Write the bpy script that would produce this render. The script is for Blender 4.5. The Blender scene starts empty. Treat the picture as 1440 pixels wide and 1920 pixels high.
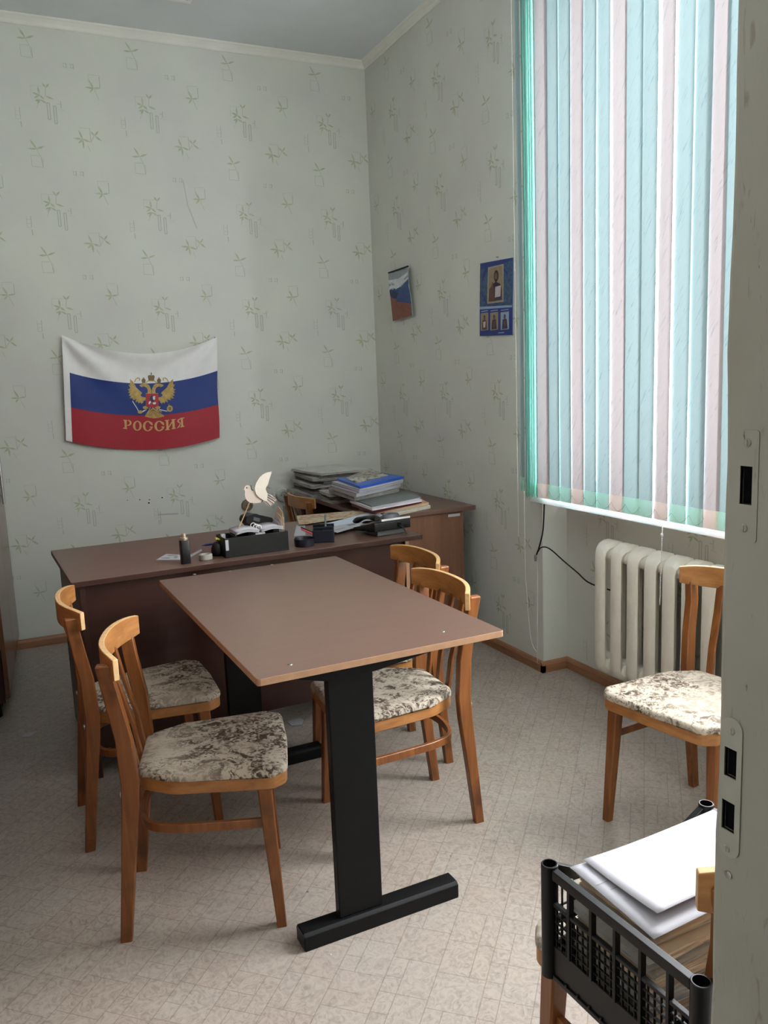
import bpy, bmesh, math, random
from mathutils import Vector, Matrix, geometry
R = math.radians
rng = random.Random(7)
sc = bpy.context.scene
COL = sc.collection

# ---------------------------------------------------------------- camera
F_PX = 1525.1
YAW, PITCH, ROLL = 0.429529, 0.157526, -0.0397446
CAM = Vector((-2.22895, -4.89496, 1.40275))
_fw = Vector((math.sin(YAW)*math.cos(PITCH), math.cos(YAW)*math.cos(PITCH), -math.sin(PITCH)))
_rt = Vector((math.cos(YAW), -math.sin(YAW), 0))
_up = _rt.cross(_fw)
RT = math.cos(ROLL)*_rt + math.sin(ROLL)*_up
UP = -math.sin(ROLL)*_rt + math.cos(ROLL)*_up
cam_d = bpy.data.cameras.new('camera')
cam = bpy.data.objects.new('camera', cam_d); COL.objects.link(cam)
cam.matrix_world = Matrix(((RT.x, UP.x, -_fw.x, CAM.x), (RT.y, UP.y, -_fw.y, CAM.y), (RT.z, UP.z, -_fw.z, CAM.z), (0, 0, 0, 1)))
cam_d.sensor_fit = 'VERTICAL'; cam_d.sensor_height = 36; cam_d.lens = F_PX*36/1920
cam_d.clip_start = .05
sc.camera = cam

def on(ax, val, px, py):
    """where the view ray of a photo pixel meets the plane axis = val"""
    d = RT*((px-720)/F_PX) - UP*((py-960)/F_PX) + _fw
    return CAM + d*((val-CAM[ax])/d[ax])
def onz(z, px, py): return on(2, z, px, py)

# ---------------------------------------------------------------- light and exposure
SKY = 22.0
world = bpy.data.worlds.new('overcast_sky'); sc.world = world; world.use_nodes = True
bg = world.node_tree.nodes['Background']
bg.inputs[0].default_value = (.97, .97, 1, 1); bg.inputs[1].default_value = SKY
def area(name, loc, rot, sx, sy, power, color, portal=False):
    l = bpy.data.lights.new(name, 'AREA'); l.shape = 'RECTANGLE'; l.size = sx; l.size_y = sy
    l.energy = power; l.color = color
    o = bpy.data.objects.new(name, l); COL.objects.link(o); o.location = loc; o.rotation_euler = rot
    if portal: l.cycles.is_portal = True
    return o
WY0, WY1, WZ0, WZ1 = -1.80, -4.02, .865, 3.02          # window opening
area('window_portal', (.205, (WY0+WY1)/2, (WZ0+WZ1)/2), (0, R(90), 0), WZ1-WZ0, WY0-WY1, 1, (1, 1, 1), True)
area('hall_fill_light', (-2.3, -5.9, 3.2), (0, 0, 0), 1.2, .5, 3, (1, .96, .9))  # faint fill lamp added in the unseen corridor
sc.view_settings.view_transform = 'Standard'; sc.view_settings.look = 'None'
sc.view_settings.gamma = 1; sc.view_settings.use_curve_mapping = False
sc.view_settings.exposure = 0.5
cy = sc.cycles
cy.max_bounces = 10; cy.diffuse_bounces = 5; cy.glossy_bounces = 4; cy.transmission_bounces = 8; cy.transparent_max_bounces = 12
cy.sample_clamp_indirect = 12

# ---------------------------------------------------------------- mesh helpers
class MB:
    def __init__(s): s.v = []; s.f = []; s.m = []
    def add(s, vs, fs, mi=0):
        o = len(s.v); s.v += [tuple(p) for p in vs]
        for q in fs: s.f.append([i+o for i in q]); s.m.append(mi)
        return s
    def box(s, c, d, rz=0, mi=0, M=None):
        hx, hy, hz = d[0]/2, d[1]/2, d[2]/2
        vs = [Vector((x, y, z)) for x in (-hx, hx) for y in (-hy, hy) for z in (-hz, hz)]
        T = Matrix.Translation(Vector(c)) @ (M if M else Matrix.Rotation(rz, 4, 'Z'))
        return s.add([T @ p for p in vs], [(0,1,3,2),(4,6,7,5),(0,4,5,1),(2,3,7,6),(0,2,6,4),(1,5,7,3)], mi)
    def bx(s, x0, x1, y0, y1, z0, z1, mi=0):
        return s.box(((x0+x1)/2, (y0+y1)/2, (z0+z1)/2), (abs(x1-x0), abs(y1-y0), abs(z1-z0)), 0, mi)
    def loft(s, rings, closed=False, cap=True, mi=0):
        n = len(rings[0]); vs = [p for r in rings for p in r]; fs = []
        k = len(rings)
        for i in range(k if closed else k-1):
            a, b = i*n, ((i+1) % k)*n
            for j in range(n): fs.append((a+j, a+(j+1) % n, b+(j+1) % n, b+j))
        if cap and not closed: fs += [tuple(range(n))[::-1], tuple(range((k-1)*n, k*n))]
        return s.add(vs, fs, mi)
    def tube(s, path, r, n=8, closed=False, mi=0, sec=None, up=None):
        """sweep a round (or given 2D) section along a path"""
        P = [Vector(p) for p in path]; k = len(P); rings = []; nrm = None
        for i in range(k):
            a = P[(i-1) % k] if (closed or i) else P[0]; b = P[(i+1) % k] if (closed or i < k-1) else P[-1]
            t = (b-a).normalized()
            if up is not None: nr = Vector(up)
            elif nrm is None: nr = Vector((0, 0, 1)) if abs(t.z) < .9 else Vector((1, 0, 0))
            else: nr = nrm
            nr = (nr - t*nr.dot(t)).normalized(); nrm = nr; bn = t.cross(nr)
            rr = r[i] if isinstance(r, (list, tuple)) else r
            if sec: rings.append([P[i]+bn*a_*rr+nr*b_*rr for a_, b_ in sec])
            else: rings.append([P[i]+(bn*math.cos(q)+nr*math.sin(q))*rr for q in [2*math.pi*j/n for j in range(n)]])
        return s.loft(rings, closed, True, mi)
    def lathe(s, prof, n=24, c=(0, 0, 0), mi=0, cap=True):
        rings = [[Vector((c[0]+r*math.cos(2*math.pi*j/n), c[1]+r*math.sin(2*math.pi*j/n), c[2]+z)) for j in range(n)] for r, z in prof]
        return s.loft(rings, False, cap, mi)
    def prism(s, poly, fn, h0, h1, mi=0):
        """poly: 2D outline, fn(u,v,h)->3D"""
        n = len(poly); vs = [fn(u, v, h0) for u, v in poly]+[fn(u, v, h1) for u, v in poly]
        tri = geometry.tessellate_polygon([[Vector((u, v, 0)) for u, v in poly]])
        fs = [tuple(t) for t in tri]+[tuple(i+n for i in t[::-1]) for t in tri]
        fs += [(i, (i+1) % n, n+(i+1) % n, n+i) for i in range(n)]
        return s.add(vs, fs, mi)
    def flat(s, poly, fn, mi=0):
        tri = geometry.tessellate_polygon([[Vector((u, v, 0)) for u, v in poly]])
        return s.add([fn(u, v) for u, v in poly], [tuple(t) for t in tri], mi)
    def grid(s, nu, nv, fn, mi=0, mif=None):
        vs = [fn(i/nu, j/nv) for j in range(nv+1) for i in range(nu+1)]
        o = len(s.v); s.v += [tuple(p) for p in vs]
        for j in range(nv):
            for i in range(nu):
                a = o+j*(nu+1)+i; s.f.append([a, a+1, a+nu+2, a+nu+1]); s.m.append(mif(i, j) if mif else mi)
        return s
    def build(s, name, mats, parent=None, bevel=0, smooth=True, solid=0, seg=2, ang=35):
        me = bpy.data.meshes.new(name); me.from_pydata(s.v, [], s.f)
        for m in (mats if isinstance(mats, (list, tuple)) else [mats]): me.materials.append(m)
        me.polygons.foreach_set('material_index', s.m)
        bm = bmesh.new(); bm.from_mesh(me); bmesh.ops.recalc_face_normals(bm, faces=bm.faces); bm.to_mesh(me); bm.free()
        if smooth:
            me.polygons.foreach_set('use_smooth', [True]*len(me.polygons)); me.set_sharp_from_angle(angle=R(ang))
        o = bpy.data.objects.new(name, me); COL.objects.link(o)
        if parent: o.parent = parent
        if solid:
            md = o.modifiers.new('solid', 'SOLIDIFY'); md.thickness = solid; md.offset = 0
        if bevel:
            md = o.modifiers.new('bevel', 'BEVEL'); md.width = bevel; md.segments = seg; md.limit_method = 'ANGLE'; md.angle_limit = R(38)
        return o
def tag(o, label, cat, group=None):
    o['label'] = label; o['category'] = cat
    if group: o['group'] = group
    return o
def struct(o, label=None, kind='structure'):
    o['kind'] = kind
    if label: o['label'] = label
    return o
def thing(name, label, cat, loc=(0, 0, 0), rz=0, group=None):
    o = bpy.data.objects.new(name, None); COL.objects.link(o); o.location = loc; o.rotation_euler = (0, 0, rz)
    o.empty_display_size = .05
    return tag(o, label, cat, group)
def dup(root, loc, rz, label):
    r = root.copy(); COL.objects.link(r); r.location = loc; r.rotation_euler = (0, 0, rz); r['label'] = label
    for ch in list(root.children):
        c = ch.copy(); COL.objects.link(c); c.parent = r
        for g in ch.children:
            d = g.copy(); COL.objects.link(d); d.parent = c
    return r
def cut(o, cutters):
    """carve boxes (lists of MB) out of a mesh object for good"""
    for mb in cutters:
        c = mb.build('cutter', [], smooth=False)
        md = o.modifiers.new('cut', 'BOOLEAN'); md.object = c; md.solver = 'EXACT'
        dg = bpy.context.evaluated_depsgraph_get(); me = bpy.data.meshes.new_from_object(o.evaluated_get(dg))
        o.modifiers.remove(md); o.data = me; bpy.data.objects.remove(c)
def rrect(x0, x1, y0, y1, r, n=5):
    pts = []
    for cx, cy_, a0 in ((x1-r, y0+r, -90), (x1-r, y1-r, 0), (x0+r, y1-r, 90), (x0+r, y0+r, 180)):
        for i in range(n+1):
            a = R(a0+90*i/n); pts.append((cx+r*math.cos(a), cy_+r*math.sin(a)))
    return pts
def rpoly(corners, n=5):
    """polygon with rounded corners: corners = (x, y, radius)"""
    out = []; k = len(corners)
    for i in range(k):
        p = Vector(corners[i][:2]); a = Vector(corners[i-1][:2]); b = Vector(corners[(i+1) % k][:2]); r = corners[i][2]
        da = (a-p).normalized(); db = (b-p).normalized()
        th = math.acos(max(-1, min(1, da.dot(db)))); t = min(r/math.tan(th/2), (a-p).length*.49, (b-p).length*.49)
        for j in range(n+1):
            s = j/n; q = (p+da*t)*(1-s)**2+p*2*s*(1-s)+(p+db*t)*s*s; out.append((q.x, q.y))
    return out
def spline(pts, n=6):
    P = [Vector(p) for p in pts]; out = []
    for i in range(len(P)-1):
        p0 = P[max(i-1, 0)]; p1 = P[i]; p2 = P[i+1]; p3 = P[min(i+2, len(P)-1)]
        for j in range(n):
            t = j/n
            out.append(.5*((2*p1)+(p2-p0)*t+(2*p0-5*p1+4*p2-p3)*t*t+(3*p1-p0-3*p2+p3)*t**3))
    return out+[P[-1]]

# ---------------------------------------------------------------- materials
def lin(c):
    return tuple(((x/255)/12.92 if x/255 <= .04045 else ((x/255+.055)/1.055)**2.4) for x in c)+(1,)
class NT:
    def __init__(s, name):
        s.m = bpy.data.materials.new(name); s.m.use_nodes = True; s.t = s.m.node_tree
        s.b = s.t.nodes['Principled BSDF']; s.out = s.t.nodes['Material Output']
    def n(s, typ, **kw):
        nd = s.t.nodes.new(typ)
        for k, v in kw.items():
            if k.startswith('i_'):
                key = k[2:]; key = int(key) if key.isdigit() else key.replace('_', ' ')
                if hasattr(v, 'is_output') or isinstance(v, bpy.types.NodeSocket): s.t.links.new(v, nd.inputs[key])
                else: nd.inputs[key].default_value = v
            else: setattr(nd, k, v)
        return nd
    def l(s, a, b): s.t.links.new(a, b)
    def math(s, op, a, b=None, c=None):
        nd = s.t.nodes.new('ShaderNodeMath'); nd.operation = op
        for i, v in enumerate((a, b, c)):
            if v is None: continue
            if isinstance(v, bpy.types.NodeSocket): s.l(v, nd.inputs[i])
            else: nd.inputs[i].default_value = v
        return nd.outputs[0]
    def mix(s, fac, a, b, blend='MIX'):
        nd = s.t.nodes.new('ShaderNodeMix'); nd.data_type = 'RGBA'; nd.blend_type = blend
        for i, v in ((0, fac), (6, a), (7, b)):
            if isinstance(v, bpy.types.NodeSocket): s.l(v, nd.inputs[i])
            else: nd.inputs[i].default_value = v
        return nd.outputs[2]
    def ramp(s, fac, stops):
        nd = s.t.nodes.new('ShaderNodeValToRGB'); s.l(fac, nd.inputs[0])
        el = nd.color_ramp.elements
        while len(el) < len(stops): el.new(.5)
        for e, (p, c) in zip(el, stops): e.position = p; e.color = c
        return nd.outputs[0]
    def coords(s, scale=(1, 1, 1), rot=(0, 0, 0), which='Object'):
        tc = s.t.nodes.new('ShaderNodeTexCoord'); mp = s.t.nodes.new('ShaderNodeMapping')
        s.l(tc.outputs[which], mp.inputs[0]); mp.inputs['Scale'].default_value = scale; mp.inputs['Rotation'].default_value = rot
        return mp.outputs[0]
    def noise(s, vec, scale, detail=4, rough=.55, dist=0):
        nd = s.t.nodes.new('ShaderNodeTexNoise'); s.l(vec, nd.inputs['Vector'])
        nd.inputs['Scale'].default_value = scale; nd.inputs['Detail'].default_value = detail
        nd.inputs['Roughness'].default_value = rough; nd.inputs['Distortion'].default_value = dist
        return nd.outputs[0]
    def bump(s, h, strength, dist=.002):
        nd = s.t.nodes.new('ShaderNodeBump'); s.l(h, nd.inputs['Height']); nd.inputs['Strength'].default_value = strength; nd.inputs['Distance'].default_value = dist
        s.l(nd.outputs[0], s.b.inputs['Normal'])
    def base(s, col, rough=.6, spec=.5, metal=0):
        if isinstance(col, bpy.types.NodeSocket): s.l(col, s.b.inputs['Base Color'])
        else: s.b.inputs['Base Color'].default_value = col
        s.b.inputs['Roughness'].default_value = rough; s.b.inputs['Metallic'].default_value = metal
        s.b.inputs['Specular IOR Level'].default_value = spec
        return s.m
def plain(name, c, rough=.6, var=.12, scale=14, spec=.5, metal=0, bump=0, bscale=120, bdist=.0005):
    """a colour with slight uneven wear"""
    t = NT(name); v = t.coords(); n = t.noise(v, scale, 5)
    a = lin(c); lo = tuple(x*(1-var) for x in a[:3])+(1,); hi = tuple(min(1, x*(1+var)) for x in a[:3])+(1,)
    t.base(t.ramp(n, [(.3, lo), (.7, hi)]), rough, spec, metal)
    if bump: t.bump(t.noise(v, bscale, 3), bump, bdist)
    return t.m
def wood(name, c1, c2, rough=.42, scale=(26, 26, 2.2), knots=True, spec=.5):
    t = NT(name); v = t.coords(scale); n1 = t.noise(v, 1.0, 6, .6, 1.2)
    v2 = t.coords((scale[0]*5, scale[1]*5, scale[2]*3)); n2 = t.noise(v2, 1, 3)
    f = t.math('ADD', t.math('MULTIPLY', n1, .75), t.math('MULTIPLY', n2, .25))
    c = t.ramp(f, [(.32, lin(c1)), (.68, lin(c2))])
    if knots:
        w = t.noise(t.coords((5, 5, 5)), 1, 4); c = t.mix(t.ramp(w, [(.55, (0, 0, 0, 1)), (.75, (1, 1, 1, 1))]), c, lin(tuple(x*.62 for x in c1)))
    t.base(c, rough, spec); t.bump(n2, .15, .001)
    return t.m
def wall_mat(name, c):
    t = NT(name); v = t.coords((1, 1, 1)); n = t.noise(v, 2.2, 4)
    a = lin(c); c1 = tuple(x*.93 for x in a[:3])+(1,); c2 = (a[0]*1.02, a[1]*1.03, a[2]*.98, 1)
    t.base(t.ramp(n, [(.3, c1), (.7, c2)]), .85, .25)
    g = t.noise(t.coords((60, 60, 190)), 1, 4); t.bump(g, .35, .0015)
    return t.m
M = {}
M['wallpaper'] = wall_mat('wallpaper_pale_green', (208, 210, 205))
M['leaf'] = plain('wallpaper_leaf_print', (177, 184, 160), .85, .15, 40, .2)
M['leaf2'] = plain('wallpaper_stem_print', (176, 181, 168), .85, .1, 40, .2)
M['linep'] = plain('wallpaper_line_print', (179, 183, 174), .85, .08, 40, .2)
M['ceil'] = plain('ceiling_paint', (218, 223, 226), .8, .04, 3, .25)
M['crown'] = plain('crown_moulding_white', (222, 222, 214), .6, .05, 5, .4)
M['white'] = plain('white_plastic', (232, 232, 232), .35, .03, 6)
M['basewood'] = wood('baseboard_wood', (134, 92, 64), (160, 114, 82), .5, (3, 3, 30), False)
M['chair'] = wood('varnished_chair_wood', (100, 56, 25), (144, 89, 44), .36)
M['ply'] = wood('bentwood_plywood', (140, 90, 45), (178, 126, 74), .36, (6, 6, 30))
M['plyedge'] = plain('plywood_edge', (196, 160, 112), .55, .15, 60)
M['laminate'] = wood('brown_laminate_top', (96, 74, 64), (104, 81, 70), .3, (3, 30, 30), False, .45)
M['lamedge'] = plain('tan_board_edge', (158, 122, 92), .5, .12, 30)
M['desktop'] = wood('dark_brown_desktop', (94, 70, 60), (106, 80, 69), .34, (2, 30, 30), False, .45)
M['deskpanel'] = wood('dark_brown_desk_panel', (52, 30, 25), (66, 40, 33), .32, (1.5, 30, 12), False)
M['sidepanel'] = wood('side_desk_brown_panel', (98, 66, 48), (118, 82, 60), .42, (30, 30, 1.5), False)
M['black'] = plain('black_powder_coated_steel', (8, 10, 11), .5, .2, 30, .22)
M['plastic_black'] = plain('black_plastic', (9, 10, 12), .4, .15, 20, .4)
M['navy'] = plain('dark_navy_plastic', (22, 25, 38), .3, .15, 20)
M['radiator'] = plain('radiator_cream_enamel', (228, 224, 211), .4, .07, 9, .5, 0, .12, 60)
M['jamb'] = None
M['metal'] = plain('bare_steel', (160, 160, 158), .35, .15, 40, .5, .9)
M['paper'] = plain('white_paper', (172, 172, 179), .75, .02, 8, .3)
M['paper_grey'] = plain('grey_newsprint', (172, 170, 166), .85, .2, 22, .2)
M['paper_dark'] = plain('dark_newsprint', (128, 128, 128), .85, .25, 30, .2)
M['paper_old'] = plain('yellowed_paper', (206, 186, 158), .85, .1, 18, .2)
M['paper_beige'] = plain('beige_newsprint', (186, 180, 164), .85, .12, 25, .2)
M['blue_folder'] = plain('blue_folder', (40, 92, 186), .4, .1, 10)
M['grey_folder'] = plain('grey_green_folder', (106, 114, 112), .5, .06, 10)
M['red_folder'] = plain('dark_red_folder', (92, 34, 40), .5, .1, 10)
M['tan_folder'] = plain('tan_folder', (206, 166, 132), .6, .08, 10)
M['dark'] = plain('dark_cavity', (10, 10, 14), .9, .1, 10, .1)  # near-black; paints the shade in holes, also ink and black parts

# ================================================================ the room shell
XL, YF, ZC = -2.80, -4.32, 3.352        # left wall, front wall (inner face), ceiling
NX = .14                                # depth of the radiator niche
DX0, DX1 = -2.46, -1.597                # doorway
# floor: printed linoleum, a block pattern laid at 47 degrees
t = NT('linoleum_block_print'); v = t.coords((1, 1, 1), (0, 0, R(-47.5)))
sp = t.n('ShaderNodeSeparateXYZ', i_0=v)
S_ = .118
U = t.math('DIVIDE', sp.outputs[0], S_); V = t.math('DIVIDE', t.math('ADD', sp.outputs[1], .026), S_)
row = t.math('FLOOR', V); fv = t.math('SUBTRACT', V, row)
off = t.math('MULTIPLY', t.n('ShaderNodeTexWhiteNoise', noise_dimensions='1D', i_W=row).outputs[0], 3)
U2 = t.math('ADD', U, off); cell = t.math('FLOOR', U2); fu = t.math('SUBTRACT', U2, cell)
cv = t.n('ShaderNodeCombineXYZ', i_0=cell, i_1=row)
rnd = t.n('ShaderNodeTexWhiteNoise', noise_dimensions='2D', i_Vector=cv.outputs[0])
rv = rnd.outputs[0]; rs = t.n('ShaderNodeSeparateColor', i_0=rnd.outputs[1])
LW = .02
def near(x, c, w): return t.math('LESS_THAN', t.math('ABSOLUTE', t.math('SUBTRACT', x, c)), w)
line = t.math('LESS_THAN', fv, LW*1.1)
line = t.math('MAXIMUM', line, t.math('LESS_THAN', fu, LW))
sv = t.math('ADD', t.math('MULTIPLY', t.math('GREATER_THAN', rv, .5), .3), .36)
spl = t.math('MULTIPLY', near(fv, sv, LW*.55), t.math('GREATER_THAN', rs.outputs[0], .25))
line = t.math('MAXIMUM', line, spl)
top = t.math('GREATER_THAN', fv, sv)
spl2 = t.math('MULTIPLY', t.math('MULTIPLY', near(fu, .45, LW*.5), t.math('GREATER_THAN', rs.outputs[1], .45)), top)
line = t.math('MAXIMUM', line, spl2)
n1 = t.noise(v, 34, 6, .62, 2.6); n2 = t.noise(v, 120, 3, .6, .5); n3 = t.noise(v, 1.4, 3)
mot = t.ramp(n1, [(.30, lin((109, 99, 91))), (.46, lin((146, 135, 125))), (.62, lin((167, 157, 146))), (.76, lin((132, 119, 109)))])
mot = t.mix(t.ramp(n2, [(.55, (0, 0, 0, 1)), (.8, (.5, .5, .5, 1))]), mot, lin((150, 132, 118)))
tint = t.mix(rs.outputs[2], lin((154, 139, 128)), lin((161, 157, 146)))
mot = t.mix(.3, mot, tint)
mot = t.mix(t.ramp(n3, [(.4, (0, 0, 0, 1)), (.75, (.35, .35, .35, 1))]), mot, lin((150, 146, 142)))
colr = t.mix(t.math('MULTIPLY', line, .46), mot, lin((96, 84, 74)))
t.base(colr, .42, .45)
rg = t.ramp(n1, [(.3, (.5, .5, .5, 1)), (.7, (.34, .34, .34, 1))]); t.l(rg, t.b.inputs['Roughness'])
t.bump(n1, .08, .0008)
M['lino'] = t.m
fl = MB().bx(XL-.1, .16, YF-.02, .12, -.08, 0)
struct(fl.build('floor', M['lino'], smooth=False), 'beige printed linoleum floor with a small block pattern laid diagonally')
struct(MB().bx(XL-.1, .4, YF-.12, .12, ZC, ZC+.1).build('ceiling', M['ceil'], smooth=False), 'pale grey painted ceiling')
wb = struct(MB().bx(XL-.1, .4, 0, .12, 0, ZC).build('wall_back', M['wallpaper'], smooth=False), 'wall with pale green leaf wallpaper behind the desk')
OX = .22                                # outer face of the window wall
wr = MB().bx(0, OX, WY0, 0, 0, ZC).bx(NX, OX, WY1, WY0, 0, .83).bx(0, OX, WY1, WY0, WZ1, ZC).bx(0, OX, YF, WY1, 0, ZC)
wr = struct(wr.build('wall_right', M['wallpaper'], smooth=False), 'window wall with pale green leaf wallpaper and a radiator niche')
struct(MB().bx(XL-.1, XL, YF-.1, 0, 0, ZC).build('wall_left', M['wallpaper'], smooth=False))
wf = MB().bx(XL-.1, DX0-.07, YF-.13, YF, 0, ZC).bx(DX1+.07, .4, YF-.13, YF, 0, ZC).bx(DX0-.07, DX1+.07, YF-.13, YF, 2.13, ZC)
struct(wf.build('wall_front', M['wallpaper'], smooth=False))
# corridor behind the camera
M['hall'] = plain('corridor_paint', (180, 178, 166), .7, .04, 3, .3)
struct(MB().bx(-4.2, 1.0, -6.9, YF-.02, -.08, -.002).build('floor_hall', M['lino'], smooth=False))
struct(MB().bx(-4.2, 1.0, -6.9, YF-.12, ZC-.05, ZC+.05).build('ceiling_hall', M['ceil'], smooth=False))
struct(MB().bx(-4.2, 1.0, -7.0, -6.9, 0, ZC).build('wall_hall_back', M['hall'], smooth=False))
struct(MB().bx(-4.3, -4.2, -7.0, YF-.1, 0, ZC).build('wall_hall_left', M['hall'], smooth=False))
struct(MB().bx(1.0, 1.1, -7.0, YF-.1, 0, ZC).build('wall_hall_right', M['hall'], smooth=False))
struct(MB().bx(-4.3, XL-.1, YF-.2, YF-.1, 0, ZC).bx(.4, 1.1, YF-.2, YF-.1, 0, ZC).build('wall_hall_front', M['hall'], smooth=False))

# ---- wallpaper print: leaves, stems and little frames, repeat .53 x .545 m
DEC = [0]
def leaf(mb, f, u, v, ang, L, w):
    w *= .82; DEC[0] = (DEC[0]+.00004) % .0008
    a = R(ang); d = (math.cos(a), math.sin(a)); n = (-d[1], d[0]); pts = []
    for s_, k in ((0, .12), (.25, .75), (.5, 1), (.75, .62), (1, 0)): pts.append((u+d[0]*L*s_+n[0]*w*k, v+d[1]*L*s_+n[1]*w*k))
    for s_, k in ((.75, .62), (.5, 1), (.25, .75), (0, .12)): pts.append((u+d[0]*L*s_-n[0]*w*k, v+d[1]*L*s_-n[1]*w*k))
    mb.flat(pts, f, 0)
def seg(mb, f, a, b, w=.0022, mi=1):
    w *= 1.35; DEC[0] = (DEC[0]+.00004) % .0008
    d = Vector((b[0]-a[0], b[1]-a[1])); d.normalize(); n = (-d.y*w/2, d.x*w/2)
    mb.flat([(a[0]+n[0], a[1]+n[1]), (b[0]+n[0], b[1]+n[1]), (b[0]-n[0], b[1]-n[1]), (a[0]-n[0], a[1]-n[1])], f, mi)
def motif(mb, f, kind, u, v):
    lf = lambda du, dv, a, L, w=.0062: leaf(mb, f, u+du, v+dv, a, L, w)
    sg = lambda a, b, w=.002, mi=1: seg(mb, f, (u+a[0], v+a[1]), (u+b[0], v+b[1]), w, mi)
    if kind == 'C':
        for a, L in ((95, .044), (165, .036), (-40, .032), (215, .034)): lf(0, 0, a, L)
        for a, L in ((200, .03), (-30, .036), (235, .03)): lf(.002, -.022, a, L, .006)
        lf(.035, .04, 125, .028); lf(.035, .04, 50, .03); lf(.03, -.002, -18, .042)
        sg((.035, .04), (.03, 0)); sg((-.004, -.03), (-.02, -.07), .0014)
        for x0, x1, z0, z1 in ((.034, .046, -.035, -.118), (.065, .077, -.048, -.136)):
            for p, q in (((x0, z0), (x0, z1)), ((x1, z0), (x1, z1)), ((x0, z1), (x1, z1)), ((x0, z0), (x1, z0))): sg(p, q, .0036, 2)
        sg((.103, -.02), (.103, -.055), .003, 2); sg((.085, -.036), (.103, -.036), .002, 2); sg((.09, -.06), (.12, -.065), .001, 2)
        for p, q in (((-.04, .045), (.02, .045)), ((-.04, .045), (-.04, -.01))): sg(p, q, .001, 2)
    if kind == 'D':
        for a, L, w in ((118, .05, .007), (178, .042, .006), (8, .036, .006), (228, .034, .006)): lf(0, 0, a, L, w)
        sg((.003, -.004), (.024, -.055)); sg((.034, .004), (.034, .062), .0028); sg((-.024, .066), (.034, .068), .0012, 2); sg((-.024, .066), (-.02, .03), .0012, 2)
    if kind == 'E':
        for a, L in ((112, .05), (180, .048), (-18, .044), (225, .036), (-88, .05), (-130, .03)): lf(0, 0, a, L, .0066)
        for a, L in ((135, .03), (52, .034), (-38, .044)): lf(.064, .022, a, L)
        sg((.04, .058), (.042, -.012), .0022); sg((.06, .02), (.04, -.015), .0018); sg((.022, -.03), (.034, -.06), .0016)
        sg((-.015, .056), (.04, .058), .0012, 2)
    if kind == 'A':
        for a, L in ((122, .056), (182, .044), (22, .046)): lf(0, 0, a, L, .0064)
        seg(mb, f, (u, v), (u+.018, v-.04), .0018); seg(mb, f, (u+.018, v-.04), (u+.025, v-.09), .0022)
        for p, q in (((-.03, -.032), (-.03, -.09)), ((-.03, -.09), (.026, -.092)), ((-.03, -.034), (.012, -.034)), ((.026, -.04), (.026, -.092))): sg(p, q, .0016, 2)
    if kind == 'B':
        for x in (-.024, .012):
            for k in range(2): sg((x, .009-k*.018), (x+.018, .009-k*.018), .0016, 2)
            sg((x+.018, .012), (x+.018, -.014), .0034, 2); sg((x+.004, .008), (x+.004, -.01), .0014, 2)
    if kind == 'F':
        sg((-.012, .05), (-.012, -.01), .0012, 2); sg((.01, .05), (.01, -.01), .0024, 2)
        for k in range(3): sg((-.012, .03-k*.02), (.01, .03-k*.02), .0012, 2)
        sg((.01, -.02), (.012, -.05), .0034, 2)
MOT = (('C', 0, 0), ('D', .277, .062), ('E', .198, -.203), ('A', -.040, -.272), ('B', .154, .162), ('F', -.113, -.119))
def paper(f, u0, u1, v0, v1, ub, vb):
    mb = MB()
    for i in range(-7, 9):
        for j in range(-7, 3):
            for k, du, dv in MOT:
                u = ub+i*.5325+du; v = vb+j*.545+dv
                if u0+.05 < u < u1-.075 and v0+.09 < v < v1-.06: motif(mb, f, k, u, v)
    return mb
pm = [M['leaf'], M['leaf2'], M['linep']]
mb = paper(lambda u, v: (u, -.0005-DEC[0], v), XL-.02, .03, .05, 3.34, -1.889, 2.971)
seg(mb, lambda u, v: (u, -.0005-DEC[0], v), on(1, 0, 343, 338).xz, on(1, 0, 352, 385).xz, .004, 2); seg(mb, lambda u, v: (u, -.0005-DEC[0], v), on(1, 0, 352, 385).xz, on(1, 0, 369, 428).xz, .004, 2)
for px_, k_ in (((262, 937), .004), ((280, 937), .004), ((279, 943), .006), ((304, 933), .005), ((239, 938), .003), ((757, 99), .004)):
    if px_[0] > 700: continue
    c0 = on(1, 0, *px_).xz; mb.flat([(c0[0]+k_*math.cos(a), c0[1]+k_*.8*math.sin(a)) for a in (0, .9, 1.9, 3, 4.1, 5.2)], lambda u, v: (u, -.0016, v), 3)
seg(mb, lambda u, v: (u, -.0016, v), on(1, 0, 296, 965).xz, on(1, 0, 334, 963).xz, .006, 4); seg(mb, lambda u, v: (u, -.0015, v), on(1, 0, 300, 958).xz, on(1, 0, 302, 982).xz, .004, 2)
pm = pm+[M['dark'], M['paper']]
o = mb.build('wallpaper_print', pm, wb, smooth=False); o['kind'] = 'stuff'
mb = paper(lambda u, v: (-.0005-DEC[0], -u, v), -.03, 1.87, .05, 3.34, .353, 2.971)
o = mb.build('wallpaper_print', pm, wr, smooth=False); o['kind'] = 'stuff'
mb = paper(lambda u, v: (NX-.0005-DEC[0], -u, v), 1.80, 3.9, .0, .92, .353+.1, 2.971)
o = mb.build('wallpaper_print', pm, wr, smooth=False); o['kind'] = 'stuff'

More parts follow.
